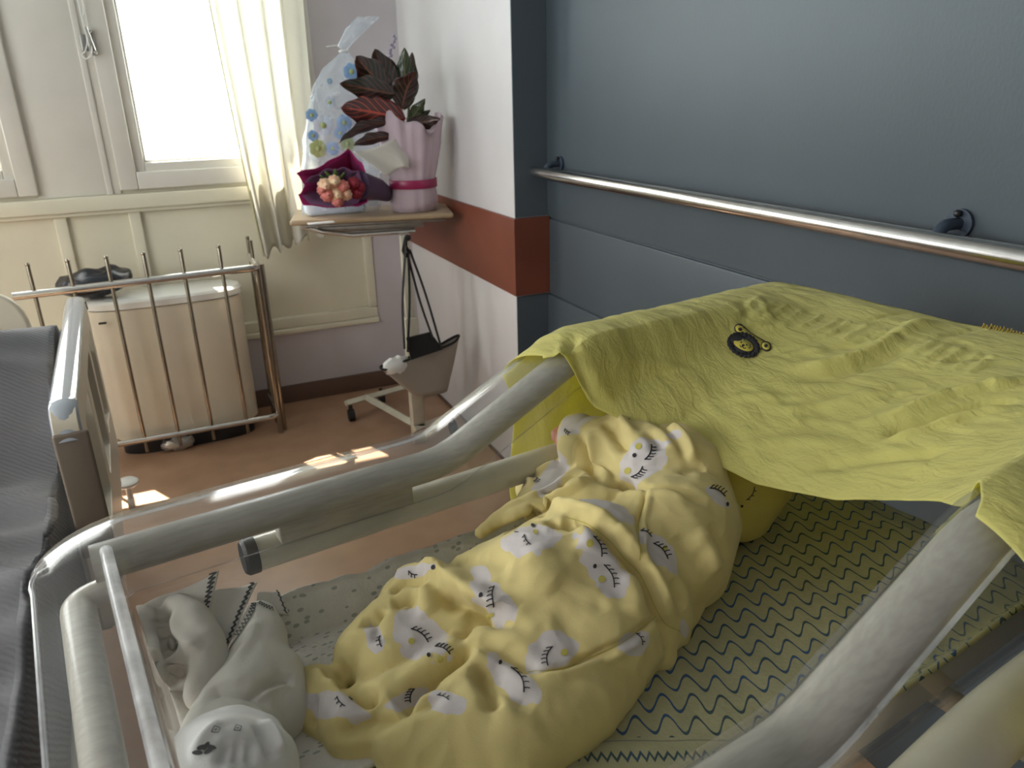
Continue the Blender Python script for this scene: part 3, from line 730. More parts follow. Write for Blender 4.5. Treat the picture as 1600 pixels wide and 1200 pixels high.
fold(me, ST, 1.35)
ripple(me, .0012, (60, 60, 40), None, .0012, 30)
bv = bvh_of(me)
blk, chk_seam = MB(), MB()
CL = [((829, 890), 36, 29, 15), ((950, 950), 76, 30, 68), ((1050, 770), 56, 32, -52), ((950, 697), 34, 12, -30), ((972, 845), 56, 13, 24),
      ((1052, 935), 50, 19, 52), ((757, 987), 48, 19, 55), ((640, 1050), 48, 36, 58), ((567, 1040), 32, 13, 80), ((842, 1098), 46, 32, -25),
      ((768, 1132), 60, 23, 60), ((997, 1092), 30, 20, -20), ((480, 1146), 38, 22, 20), ((600, 1150), 36, 14, -18), ((652, 1164), 30, 20, 20),
      ((648, 931), 30, 10, -8), ((906, 792), 40, 16, -38), ((1176, 845), 26, 10, 35), ((745, 947), 18, 12, 60), ((1092, 1072), 14, 9, 60), ((1115, 730), 12, 8, 0)]
for q in [(826, 871, 815, 888, 1), (824, 888, 831, 908, 1), (938, 901, 950, 938, -1), (952, 951, 966, 994, -1), (1056, 770, 1070, 744, 1), (1032, 797, 1052, 781, 1),
          (1047, 919, 1071, 949, -1), (1027, 896, 1046, 908, -1), (763, 972, 757, 1008, 1), (624, 1030, 650, 1056, -1), (654, 1066, 676, 1082, -1),
          (576, 1036, 573, 1056, 1), (845, 1087, 832, 1121, 1), (770, 1117, 783, 1164, -1), (996, 1077, 1005, 1098, -1), (489, 1133, 496, 1153, 1),
          (612, 1133, 603, 1157, 1), (641, 1152, 657, 1164, -1), (1161, 829, 1189, 845, -1), (1031, 684, 1040, 698, -1), (936, 705, 943, 713, 1), (636, 930, 650, 938, 1), (875, 790, 884, 783, 1)]:
    ln = math.hypot(q[2]-q[0], q[3]-q[1]); lash(blk, bv, *q, n=5 if ln > 25 else 3, tick=10 if ln > 25 else 6, wd=2.3 if ln > 25 else 1.8)
for x, y in [(936, 953), (1040, 761), (641, 1080), (737, 986), (510, 1139), (754, 1106), (1191, 859), (843, 873), (672, 929)]: dot_on(blk, bv, x, y, 3.1, 4, ang=.3)
for x, y, r in [(931, 913, 6), (946, 977, 6), (1048, 746, 5), (1027, 786, 5), (622, 1051, 5), (659, 1089, 5), (864, 1100, 6), (1068, 929, 4.5), (843, 885, 4), (755, 1020, 3.5)]: dot_on(chk_seam, bv, x, y, r, r*1.15, ang=.6, off=.0008)
for seam_shade in ([(1047, 824), (1040, 846), (1028, 878), (1022, 911), (1018, 948)], [(800, 1127), (850, 1128), (910, 1113), (970, 1091), (1018, 1063), (1040, 1047)], [(900, 862), (935, 878), (968, 908), (992, 941), (1016, 969), (1030, 1006), (1038, 1031), (1056, 1061), (1084, 1077)]):
    strip_on(chk_seam, bv, catmull(seam_shade, 8), 1.3, .0007)  # darker ochre strips along the seams paint in the crease shade
def cloud_cloth():
    m = cloth('yellow jersey with white sleepy clouds', (.74, .62, .28), .10, .35, 700, .05, tcol=(.8, .6, .2)); b = m.node_tree.nodes['Principled BSDF']
    base = b.inputs['Base Color'].links[0].from_socket
    tc = N(m, 'ShaderNodeTexCoord'); P = tc.outputs['Object']
    nz = N(m, 'ShaderNodeTexNoise'); nz.inputs['Scale'].default_value = 55; nz.inputs['Detail'].default_value = 1; L(m, P, nz.inputs[0])
    lump = mathn(m, 'MULTIPLY', mathn(m, 'SUBTRACT', nz.outputs[0], .5), .9); tot = None
    for (c, a_, b_, ang) in CL:
        a_ *= 1.0; b_ *= 1.05; h, nn = cast(bv, *c)
        if h is None: continue
        ca, sa = math.cos(math.radians(ang)), math.sin(math.radians(ang))
        h1, _ = cast(bv, c[0]+ca*a_*.6, c[1]+sa*a_*.6); h2, _ = cast(bv, c[0]-ca*a_*.6, c[1]-sa*a_*.6)
        g1, _ = cast(bv, c[0]-sa*b_*.6, c[1]+ca*b_*.6); g2, _ = cast(bv, c[0]+sa*b_*.6, c[1]-ca*b_*.6)
        if None in (h1, h2, g1, g2): continue
        e1 = (h1-h2); ln1 = min(e1.length/1.2, .07); e1.normalize(); g = g1-g2; g = g-e1*g.dot(e1); ln2 = min(g.length/1.2, .06); g.normalize(); e3 = e1.cross(g)
        R = Matrix((e1, g, e3)).transposed(); mp = N(m, 'ShaderNodeMapping'); mp.vector_type = 'TEXTURE'
        mp.inputs['Location'].default_value = h; mp.inputs['Rotation'].default_value = R.to_euler(); mp.inputs['Scale'].default_value = (ln1, ln2, .035)
        L(m, P, mp.inputs[0]); vl = N(m, 'ShaderNodeVectorMath'); vl.operation = 'LENGTH'; L(m, mp.outputs[0], vl.inputs[0])
        d = mathn(m, 'ADD', vl.outputs['Value'], lump); k_ = mathn(m, 'LESS_THAN', d, 1.0)
        tot = k_ if tot is None else mathn(m, 'MAXIMUM', tot, k_)
    x = N(m, 'ShaderNodeMix'); x.data_type = 'RGBA'; L(m, tot, x.inputs[0]); L(m, base, x.inputs[6]); x.inputs[7].default_value = (.66, .61, .60, 1)
    L(m, x.outputs[2], b.inputs['Base Color']); return m
M['clouds'] = cloud_cloth()
baby = empty('person', OX+Vector((.45, -.18, ZM)), ANG, label='newborn in a yellow sleepsuit with sleepy white clouds, curled up in the clear cot', cat='baby')
BI = Matrix.Translation(-(T.inverted() @ (OX+Vector((.45, -.18, ZM)))))
def to_baby(o): o.parent = baby; o.location = BI.to_translation(); return o
to_baby(finish(me, 'sleepsuit', [M['clouds'], M['print_black'], M['cheek_seam_shade']], [blk, chk_seam]))

# head turned away under the canopy, in a plain yellow cap; neck, arm and curled hand are one skin surface
hc = lz(1215, 822, .965)
skin = []
skin += [(hc, .058, (1.0, .92, 1.02)), (hc+Vector((.012, .03, .012)), .046, (1, .9, 1)), (hc+Vector((.01, .052, .004)), .020, (1, 1, 1)),   # skull, cheeks, chin side
         (hc+Vector((-.045, .0, -.012)), .032, (1, 1, 1)), (hc+Vector((-.085, .01, -.015)), .032, (1, 1, 1))]
hd = lz(938, 726, 1.02)
skin += [(lz(975, 745, 1.015), .020, (1, 1, 1)), (lz(955, 738, 1.017), .017, (1, 1, 1)), (hd, .015, (1.1, .8, 1))]
wr = [hc+Vector((-.085, .01, -.015)), lz(1120, 800, .975), lz(1040, 755, 1.01), lz(975, 745, 1.015)]
for a, c in zip(wr[:-1], wr[1:]):
    for k in range(10): skin.append((a.lerp(c, k/10), .020, (1, 1, 1)))
# nose, brow, ear
skin += [(hc+Vector((.010, .076, .010)), .0075, (1, 1, 1)), (hc+Vector((-.012, .071, -.002)), .008, (1.4, 1, .6)), (hc+Vector((-.006, -.01, .056)), .012, (1, .5, .4))]
for k in range(5):      # five curled fingers round the cuff edge
    r0 = [.0062, .0060, .0058, .0053, .0068][k]
    p0 = (931+k*5.5, 706+k*11, 1.024-k*.002) if k < 4 else (950, 742, 1.026)
    A = [lz(*p0)+Vector((.004, .004, 0)), lz(p0[0]-9, p0[1]+4, p0[2]-.004), lz(p0[0]-8, p0[1]+13, p0[2]-.012), lz(p0[0]+3, p0[1]+17, p0[2]-.016)]
    for a, c in zip(A[:-1], A[1:]):
        for j in range(5): skin.append((a.lerp(c, j/5), r0, (1, 1, 1)))
    skin.append((hd.lerp(A[0], .5), .008, (1, 1, 1)))
sk = build_blobs(skin, .0028, 3, 0)
to_baby(finish(sk, 'body', [M['skin']], []))
capb = build_blobs([(hc+Vector((.004, -.016, .006)), .066, (1.05, .96, 1.0)), (hc+Vector((.045, -.02, -.005)), .045, (1.2, 1, 1)), (hc+Vector((-.02, -.04, -.02)), .045, (1.3, .8, .8))], .005, 5, 1)
ripple(capb, .004, (25, 25, 25)); bvc = bvh_of(capb); cb2 = MB()
lash(cb2, bvc, 1236, 850, 1252, 828, 1, n=3, tick=5, wd=1.6); dot_on(cb2, bvc, 1228, 860, 2.4)
to_baby(finish(capb, 'cap', [cloth('plain yellow jersey', (.60, .50, .14), .1, .35, 700, .05), M['print_black']], [cb2], label='yellow jersey cap'))

# ------------------------------------------------------------------ yellow cloth over the head end
HEM = [(-.02, .56), (.0, .565), (.03, .585), (.05, .62), (.12, .69), (.25, .722), (.35, .738), (.42, .745), (.47, .73), (.515, .68), (.558, .61), (.62, .60)]
HZ = [(0, 1.115), (.05, 1.092), (.12, 1.052), (.25, 1.030), (.35, 1.050), (.42, 1.080), (.47, 1.105), (.52, 1.14), (.558, 1.15)]
def interp(tab, x):
    return float(np.interp(x, [a for a, _ in tab], [c for _, c in tab]))
def top_z(s): return SM(s)+.034
def canopy_pt(t, s, sh):
    """height of the cloth between the rims; t measured away from the far rim"""
    f = max(0, min(1, (s-sh)/(1.07-sh))); back = 1.192-.004*math.sin(PI*t/.558)
    edge = top_z(s) if s < 1.0 else 1.19
    k = max(0, min(1, math.sin(PI*max(0, min(1, t/.558))))); 
    hz = interp(HZ, t); full = hz+(back-hz)*(1-(1-f)**1.7)
    tt = min(t, .558-t); wdt = .025+.07*f
    e = max(0, min(1, (tt-(.026 if t < .2 else .016))/wdt)); e = e*e*(3-2*e)
    return edge*(1-e)+full*e
def canopy(u, v):
    # arc position: far hang .30 | over .05 | across .558 | over .05 | near hang .42
    a = u*1.39
    if a < .30: sec, q = 0, a/.30
    elif a < .36: sec, q = 1, (a-.30)/.06
    elif a < .92: sec, q = 2, (a-.36)/.56
    elif a < .98: sec, q = 3, (a-.92)/.06
    else: sec, q = 4, (a-.98)/.41
    if sec == 2:
        t = q*.558; sh = interp(HEM, t); s = sh+(1.075-sh)*v; z = canopy_pt(t, s, sh)
        return (s, -t, z)
    if sec in (1, 3):
        ang = (1-q if sec == 1 else q)*PI*.5; off = .076
        sh = .57+(-.02)*(1-q) if sec == 1 else .60-.03*q; s = sh+(1.075-sh)*v
        zt = top_z(s); y = off*math.sin(ang); dz = -.034*(1-math.cos(ang))
        return (s, y if sec == 1 else -.558-y, zt+dz)
    if sec == 0:
        h = (1-q); s0 = .55+.03*h+.012*math.sin(h*5); s = s0+(1.075-s0)*v; zt = top_z(s)-.034
        return (s, .076+.012*math.sin(v*26+h*2)*h**.6+.004, zt-.235*h+.008*math.sin(v*9))
    h = q; s0 = .57+.008*math.sin(h*7)+.10*h; s = s0+(1.075-s0)*v; zt = top_z(s)-.034
    return (s, -.558-.076-.014*math.sin(v*24+h*3)*h**.6-.006, zt-.40*h)
b = MB(); NU, NV = 330, 120
b.grid([[canopy(i/(NU-1), (j/(NV-1))**1.0) for j in range(NV)] for i in range(NU)])
me = bpy.data.meshes.new('canopy'); me.from_pydata(b.v, [], b.f); me.update()
# faces must look up for the folds to rise
v_, n_ = mesh_np(me)
if n_[:, 2].mean() < 0: me.flip_normals()
W_ = [([(1235, 575), (1300, 570), (1370, 545), (1430, 510), (1480, 505)], .008, .010), ([(1240, 590), (1310, 585), (1380, 560), (1430, 530)], -.006, .010),
      ([(1320, 662), (1400, 650), (1470, 622), (1540, 605), (1600, 590)], .008, .008), ([(1370, 684), (1430, 662), (1500, 640), (1600, 622)], -.008, .008),
      ([(1375, 690), (1440, 672), (1520, 648), (1600, 634)], .005, .006), ([(1240, 740), (1330, 722), (1420, 715), (1500, 700)], -.004, .008),
      ([(1160, 465), (1165, 490), (1160, 515)], -.002, .006), ([(1183, 464), (1195, 484), (1205, 505)], .0025, .006),
      ([(885, 545), (930, 550), (1010, 565), (1080, 580)], .004, .006), ([(895, 520), (893, 545), (905, 580), (930, 625)], -.006, .008), ([(875, 540), (880, 562), (905, 600)], .005, .006),
      ([(925, 560), (935, 600), (965, 640)], .003, .010), ([(1210, 640), (1290, 632), (1380, 610)], .003, .008), ([(1150, 700), (1240, 690), (1330, 690)], .003, .010)]
for k in range(26):
    x = 1120+random.random()*430; y = 500+random.random()*230; ln = 50+random.random()*90; sl = -.25+random.random()*.3
    W_.append(([(x, y), (x+ln/2, y+ln*sl/2-3), (x+ln, y+ln*sl)], random.choice((-1, 1))*(.0010+.0016*random.random()), .003+.004*random.random()))
for k in range(16):
    x = 1180+k*25+random.random()*10; y = 462+(x-1180)*.24
    W_.append(([(x, y), (x-18, y+14), (x-50, y+26+random.random()*10)], .002, .0035))
fold(me, W_[3:], 1.5); fold(me, W_[:3], 1.2)
v_, n_ = mesh_np(me); v2 = v_.copy()
for i in range(len(v_)):
    p = v_[i]; v2[i] = p+n_[i]*(.0030*noise.noise(Vector((p[0]*20, p[1]*9, p[2]*9)))+.0016*noise.noise(Vector((p[0]*60, p[1]*22, 3))))
me.vertices.foreach_set('co', v2.ravel()); me.update()
bvx = bvh_of(me); DK = MB(); YL = MB()
OFF = .0016
# printed lion: dark mane, yellow face, body with two round feet
def blob_ring(mb, cx, cy, rx, ry, ang, n, rr, off):
    for k in range(n):
        a = 2*PI*k/n; u, w_2 = rx*math.cos(a), ry*math.sin(a); dot_on(mb, bvx, cx+u*math.cos(ang)-w_2*math.sin(ang), cy+u*math.sin(ang)+w_2*math.cos(ang), rr, off=off, n=9)
def lion(cx, cy, k, ang):
    def R(x, y): return cx+k*(x*math.cos(ang)-y*math.sin(ang)), cy+k*(x*math.sin(ang)+y*math.cos(ang))
    def R2(*a): return R(*a)
    body_ = [R(-14, -19), R(0, -14), R(15, -12), R(28, -11)]
    strip_on(DK, bvx, body_, 15*k, OFF); strip_on(YL, bvx, body_, 12*k, OFF+.0004)
    for (x, y) in ((-16, -19), (34, -11)):
        dot_on(DK, bvx, *R(x, y), 9*k, 7.5*k, OFF+.0006, ang=ang); dot_on(YL, bvx, *R(x, y), 7.3*k, 5.8*k, OFF+.0009, ang=ang); dot_on(DK, bvx, *R(x, y), 3.2*k, 2.8*k, OFF+.0012, ang=ang)
    c = R(0, 2); dot_on(DK, bvx, *c, 25*k, 16*k, OFF+.0010, n=24, ang=ang); blob_ring(DK, *c, 23.5*k, 15*k, ang, 22, 4.6*k, OFF+.0012)
    dot_on(YL, bvx, *c, 17*k, 9*k, OFF+.0016, n=20, ang=ang)
    for (x, y) in ((-5, 1), (5, 1)): dot_on(DK, bvx, *R(x, y), 1.3*k, 1.3*k, OFF+.0020)
    dot_on(DK, bvx, *R(0, 4), 2.4*k, 1.6*k, OFF+.0020); strip_on(DK, bvx, [R(-5, 6), R(-2, 8), R(0, 6), R(3, 8), R(6, 6)], 1.1*k, OFF+.0020)
    strip_on(DK, bvx, [R(-9, -5), R(-4, -7), R(0, -5)], 1.1*k, OFF+.0020); strip_on(DK, bvx, [R(10, -3), R(12, 2), R(10, 5)], 1.1*k, OFF+.0020)
lion(1162, 539, .98, .42)
dot_on(DK, bvx, 934, 662, 8, 4, OFF, ang=-.5); dot_on(DK, bvx, 944, 657, 6, 4, OFF, ang=-.3)
o = finish(me, 'muslin_cloth', [M['muslin'], M['print_black'], cloth('pale yellow print', (.66, .56, .10), .2)], [DK, YL], label='thin yellow muslin with a small printed lion, draped over the head of the cot', cat='cloth')
solidify(o, .0012, 0); o.modifiers['solid'].use_rim = True
mm = o.modifiers['solid']
# fringe of little loops along the back corner
b = MB()
for k in range(46):
    t = -.315-k*.0042+random.uniform(-.001, .001); z = canopy_pt(-t, 1.075, .72)
    p = Vector((1.074, t, z+.001)); rr = .0035+random.random()*.003
    b.tube([p+Vector((rr*math.cos(a), .002*math.sin(2*a), rr*math.sin(a))) for a in np.linspace(0, 2*PI, 8)[:-1]], .0008, 5, close=True)
b.obj('fringe', cloth('ochre thread', (.42, .30, .04), 0), o)

# ------------------------------------------------------------------ white baby clothes at the foot of the cot
GZ = [(.0, 0)]
def garment(name, bl, strokes, mt, stitches=(), rip=.003, prints=None, **k):
    me = build_blobs(bl, .004, 4, 1); ripple(me, rip, (22, 22, 22)); fold(me, strokes, 1.3); ripple(me, .0007, (70, 70, 70)); v_, n_ = mesh_np(me); f_ = .034*np.clip((1.02-v_[:, 2])/.175, 0, 1)
    v_[:, 0] = np.maximum(v_[:, 0], .023+f_); v_[:, 1] = np.minimum(v_[:, 1], -.034-f_); me.vertices.foreach_set('co', v_.ravel()); me.update(); bv_ = bvh_of(me); d = MB()
    for st, wd in stitches:
        P = catmull(st, 10); z = []
        for i in range(len(P)):
            dd = P[min(i+1, len(P)-1)]-P[max(i-1, 0)]; dd = dd/(np.linalg.norm(dd)+1e-9); z.append(P[i]+np.array((-dd[1], dd[0]))*(3.2 if i % 2 else -3.2)*wd)
        for i in range(len(z)-1): strip_on(d, bv_, [z[i], z[i+1]], 1.5*wd, .0009)
        for i in range(0, len(z)-1, 2): strip_on(d, bv_, [z[i], z[min(i+2, len(z)-1)]], 1.0*wd, .0009)
    if prints: prints(d, bv_)
    return finish(me, name, [mt, mat('grey stitching', (.10, .10, .10), .9)], [d], **k)
garment('rolled_cap', chain([(240, 962, .985, .020), (222, 990, .985, .024), (222, 1020, .98, .024), (245, 1040, .985, .020), (258, 1036, .985, .017)], 5)+chain([(240, 955, .985, .018), (268, 950, .99, .020), (298, 972, .99, .022), (318, 1005, .985, .022), (322, 1045, .975, .020), (312, 1085, .965, .016)], 6)+chain([(230, 1060, .95, .022), (285, 1065, .945, .028)], 4),
        [([(248, 945), (256, 970), (264, 1000), (270, 1040), (278, 1080)], -.012, .008), ([(262, 955), (272, 985), (290, 1005), (320, 1015)], .006, .007), ([(205, 1010), (225, 1030), (255, 1038)], -.007, .006),
         ([(200, 960), (222, 952), (245, 962), (252, 1000)], .004, .005), ([(200, 1000), (220, 1015), (262, 1020)], .004, .005)], M['white_cotton2'],
        label='off white cotton baby cap rolled up in the foot corner of the cot', cat='baby cap')
def petals_print(d, bv_):
    for (x, y, r) in [(337, 1141, 7), (371, 1139, 6)]:
        strip_on(d, bv_, [(x-r, y+3), (x-r*.3, y-r*.9), (x+r, y-3), (x+r*.6, y+r*.6), (x-r*.6, y+r*.5), (x-r, y+3)], 1.3, .0009)
        strip_on(d, bv_, [(x-2, y), (x+2, y-1)], 1.3, .0009)
    for (x, y, a) in [(315, 1168, -.3), (322, 1166, -.9), (330, 1168, .2), (309, 1176, .1), (326, 1174, -.5)]:
        dot_on(d, bv_, x, y, 8, 3.6, ang=a)
garment('muslin_bodysuit', chain([(255, 1080, .925, .03), (270, 1130, .925, .032), (285, 1185, .925, .036), (270, 1215, .925, .036)], 4)+chain([(232, 1080, .925, .018), (245, 1150, .925, .022)], 3),
        [([(235, 1090), (255, 1130), (262, 1180)], -.006, .01)], M['white_cotton2'], label='cream cotton vest lying flat in the foot corner of the cot below the rolled cap', cat='baby vest')
def sheet(name, pix, mt, edge_idx, thick=.003, nz=.004, st=1.0, **k):
    """small hemmed cloth: a bilinear patch through four (px,py,z) corners, zigzag stitched along one side"""
    A, B_, C_, D_ = [lz(*p) for p in pix]; b = MB(); n1, n2 = 36, 28
    def P(u, v):
        p = A*(1-u)*(1-v)+B_*u*(1-v)+C_*u*v+D_*(1-u)*v; q = nz*noise.noise(p*26+Vector((k.get('seed', 1), 0, 0)))+.8*nz*math.sin(u*7+v*3)*.5
        return p+Vector((0, 0, q))
    seed = k.pop('seed', 1); m_ = k.pop('zn', 30)
    G = [[P(i/(n1-1), j/(n2-1)) for j in range(n2)] for i in range(n1)]; b.grid(G)
    o = b.obj(name, mt, auto=False, **k); solidify(o, thick, 0); cot_obj(o)
    if edge_idx:
        z = MB()
        def E(i, off):
            f = i/m_
            return P(1-off, f) if edge_idx == 'u' else P(f, 1-off)
        for i in range(m_):
            a = E(i, .02 if i % 2 else .13); c = E(i+1, .13 if i % 2 else .02); z.tube([a+Vector((0, 0, thick*.8)), c+Vector((0, 0, thick*.8))], .0009*st, 5)
            a = E(i, .075); c = E(i+1, .075); z.tube([a+Vector((0, 0, thick*.8)), c+Vector((0, 0, thick*.8))], .0006, 5)
        z.obj('zigzag_stitching', mat('grey stitching', (.09, .09, .09), .9), o, label='dark grey zigzag stitching')
    return o
sheet('baby_vest', [(225, 945, 1.005), (342, 893, 1.02), (316, 1010, .965), (255, 1030, .96)], M['white_cotton2'], 'u', seed=2,
      label='off white baby vest with grey zigzag hem, furthest left of the zigzag edged clothes', cat='baby vest')
sheet('baby_shirt', [(322, 925, .995), (402, 914, .99), (345, 1035, .955), (310, 1050, .95)], M['white_cotton'], 'u', seed=5,
      label='white baby shirt with a grey zigzag edge between the vest and the long sleeve', cat='baby shirt')
garment('long_sleeved_shirt', chain([(405, 965, .965, .020), (410, 1000, .955, .028), (400, 1060, .945, .038), (370, 1120, .945, .044), (350, 1180, .94, .048)], 6)+chain([(425, 1060, .94, .035), (430, 1110, .93, .034), (440, 1090, .93, .026)], 4),
        [([(400, 965), (390, 1000), (360, 1040)], .003, .006), ([(395, 1085), (420, 1070), (445, 1060), (462, 1065)], -.006, .006), ([(400, 1090), (425, 1077), (455, 1074)], .004, .004),
         ([(405, 1105), (402, 1130), (412, 1160)], .004, .006), ([(310, 1090), (350, 1075), (390, 1080), (430, 1100)], -.008, .008)], M['white_cotton'],
        stitches=[([(398, 935), (393, 955), (375, 985), (356, 1012)], 1.1), ([(400, 938), (415, 948), (440, 955)], .8)],
        label='white long sleeved baby shirt with zigzag stitched cuff beside the grey speckled towel', cat='baby shirt')
sheet('sleeve_cuff', [(402, 928, .975), (436, 925, .972), (452, 962, .955), (400, 955, .965)], M['white_cotton'], 'u', seed=8, nz=.002, st=.45, zn=9,
      label='small white cuff lying against the corner of the speckled towel', cat='cloth')
garment('printed_cap', chain([(322, 1180, .985, .030), (350, 1205, .985, .044), (392, 1205, .975, .040)], 4)+chain([(328, 1152, .985, .022), (365, 1142, .985, .022), (402, 1158, .98, .024)], 4),
        [([(300, 1190), (320, 1150), (350, 1125)], .004, .006), ([(360, 1150), (350, 1175), (345, 1198)], -.006, .005), ([(378, 1148), (372, 1175), (368, 1198)], -.006, .005), ([(395, 1150), (393, 1175), (390, 1198)], -.005, .005),
         ([(408, 1125), (428, 1150), (438, 1180)], .006, .005), ([(400, 1130), (418, 1158), (424, 1190)], -.006, .005)], M['bright_cotton'], prints=petals_print,
        label='bright white baby cap with a tiny leaf print at the bottom edge of the photo', cat='baby cap')

# ------------------------------------------------------------------ overbed table with its things
tb = empty('overbed_table', (.898, 3.113, 0), label='cream overbed table on castors carrying the plants in the corner', cat='table')
def tl(x, y, z): return (x-.898, y-3.113, z)
RT = Matrix.Rotation(math.radians(-14), 4, 'Z'); TZ = 1.035
ctr = Vector((.83, 3.30, 0))
def rot(x, y, z): v = RT @ Vector((x, y, z)); return (v.x+ctr.x-.898, v.y+ctr.y-3.113, z)
TM = Matrix.Translation((ctr.x-.898, ctr.y-3.113, 0)) @ RT
b = MB(); b.box((-.345, -.17, TZ-.022), (.325, .17, TZ), .01, TM); b.obj('tabletop', M['tan_plastic'], tb, label='beige laminate tabletop')
b = MB(); b.box((-.30, -.15, TZ-.036), (.29, .15, TZ-.023), .004, TM); b.box((-.24, -.12, TZ-.06), (.2, -.09, TZ-.037), .004, TM); b.box((-.24, .09, TZ-.06), (.2, .12, TZ-.037), .004, TM)
b.box((-.16, -.10, TZ-.085), (.16, .10, TZ-.0605), .006, TM); b.obj('tilt_mechanism', M['dull_steel'], tb)
b = MB(); b.tube([tuple(rot(-.30, -.13, TZ-.03)), rot(-.22, -.15, TZ-.055), rot(-.10, -.15, TZ-.075), rot(.16, -.15, TZ-.07)], .009, 8); b.obj('release_lever', M['chrome'], tb)
b = MB(); b.box(tl(.868, 3.09, .0), tl(.928, 3.135, .60), .006); b.box(tl(.878, 3.10, .6), tl(.918, 3.125, .955), .004); b.obj('column', M['cream_metal'], tb)
b = MB(); b.sphere(tl(.905, 3.085, .945), .014, 12, 8); b.obj('knob', M['black_plastic'], tb)
b = MB(); b.box(tl(.872, 3.09, .065), tl(.93, 3.135, .10), .004)
A_ = Vector(tl(.90, 3.115, .08)); B_ = Vector(tl(.77, 3.57, .085))
b.tube([A_, B_], .026, 4, ry=.016); b.tube([tl(.66, 3.53, .085), tl(1.03, 3.62, .085)], .022, 4, ry=.016); b.tube([tl(.87, 3.09, .08), tl(1.08, 3.16, .08)], .022, 4, ry=.016); b.obj('base_frame', M['cream_metal'], tb)
for (x, y) in ((.675, 3.50), (.87, 3.66), (1.04, 3.60), (1.07, 3.12)):
    b = MB(); b.tube([tl(x-.014, y, .031), tl(x+.014, y, .031)], .030, 18); b.tube([tl(x, y, .06), tl(x, y, .08)], .01, 8); b.obj('castor', M['rubber'], tb)

# canvas bag hanging from the knob
bg_ = empty('tote_bag', (.90, 3.02, .5), label='stone coloured canvas bag with black trim and straps hanging from the overbed table', cat='bag')
def bl_(px, py, y): return at(px, py, 1, y)-Vector((.90, 3.02, .5))
rimF = [(598, 572), (640, 556), (690, 545), (718, 533)]; 
b = MB(); ring_t = []; ring_b = []
tc_ = bl_(657, 550, 3.02); bc_ = bl_(672, 612, 3.02)
G = []
for k in range(32):
    a = 2*PI*k/32; row = []
    for f in np.linspace(0, 1, 9):
        cx = tc_.x*(1-f)+bc_.x*f; cz = tc_.z*(1-f)+bc_.z*f; hw = .180*(1-f)+.075*f; hd_ = .022*(1-f)+.045*f
        c, s_ = math.cos(a), math.sin(a); x = cx+hw*math.copysign(abs(c)**.8, c)*(1+.02*math.sin(5*a+f*4)); y = 0+hd_*math.copysign(abs(s_)**.8, s_)
        z = cz+(.045*(1-f)*c)+.006*math.sin(3*a)*(1-f)-.012*(1-f)*abs(s_)
        row.append((x, y, z))
    row.append((bc_.x, 0, bc_.z-.004)); G.append(row)
b.grid(G, closeu=True); o = b.obj('bag_body', M['bag'], bg_, auto=False); solidify(o, .004)
b = MB(); b.tube([(r[0][0], r[0][1], r[0][2]+.002) for r in G], .0055, 8, close=True); b.obj('trim', M['black_fabric'], bg_, label='black binding round the top edge')
b = MB(); pA = bl_(640, 530, 2.955); 
quad = [bl_(635, 528, 2.962), bl_(672, 519, 2.962), bl_(692, 545, 2.955), bl_(642, 562, 2.955)]
mid = (quad[0]+quad[1]+quad[2]+quad[3])/4
V = [q+Vector((0, -.006, 0)) for q in quad]+[q+Vector((0, .006, 0)) for q in quad]
b.add(V, [(0, 1, 2, 3), (7, 6, 5, 4), (0, 4, 5, 1), (1, 5, 6, 2), (2, 6, 7, 3), (3, 7, 4, 0)]); b.obj('strap_flap', M['black_fabric'], bg_, label='black flap between the straps')
for P_, nm in (([(634, 385), (629, 470), (632, 545)], 'strap'), ([(638, 392), (640, 470), (637, 550)], 'strap'), ([(640, 390), (665, 460), (690, 545)], 'strap'), ([(636, 395), (656, 470), (676, 528)], 'strap')):
    b = MB(); Q = catmull([bl_(x, y, 3.0-.05*i/2) for i, (x, y) in enumerate(P_)], 8); b.tube(Q, .0115, 8, ry=.004); b.obj(nm, M['black_fabric'], bg_)
b = MB(); b.tube([bl_(634, 372, 3.06), bl_(634, 385, 3.02), bl_(640, 395, 3.0), bl_(634, 402, 3.0), bl_(630, 392, 3.01), bl_(634, 372, 3.06)], .007, 8); b.obj('strap_knot', M['black_fabric'], bg_)
# tissue in the bag
b = MB(); b.sphere((0, 0, 0), 1, 24, 16); V = []
for v in b.v:
    p = Vector(v); V.append((p.x*.065+tc_.x-.105, p.y*.03, p.z*.04+tc_.z-.045+.012*noise.noise(p*3)))
b.v = V; b.obj('tissue', M['paper_white'], smooth=True, loc=(.90, 3.02, .5), label='crumpled white tissue sticking out of the canvas bag', cat='tissue')

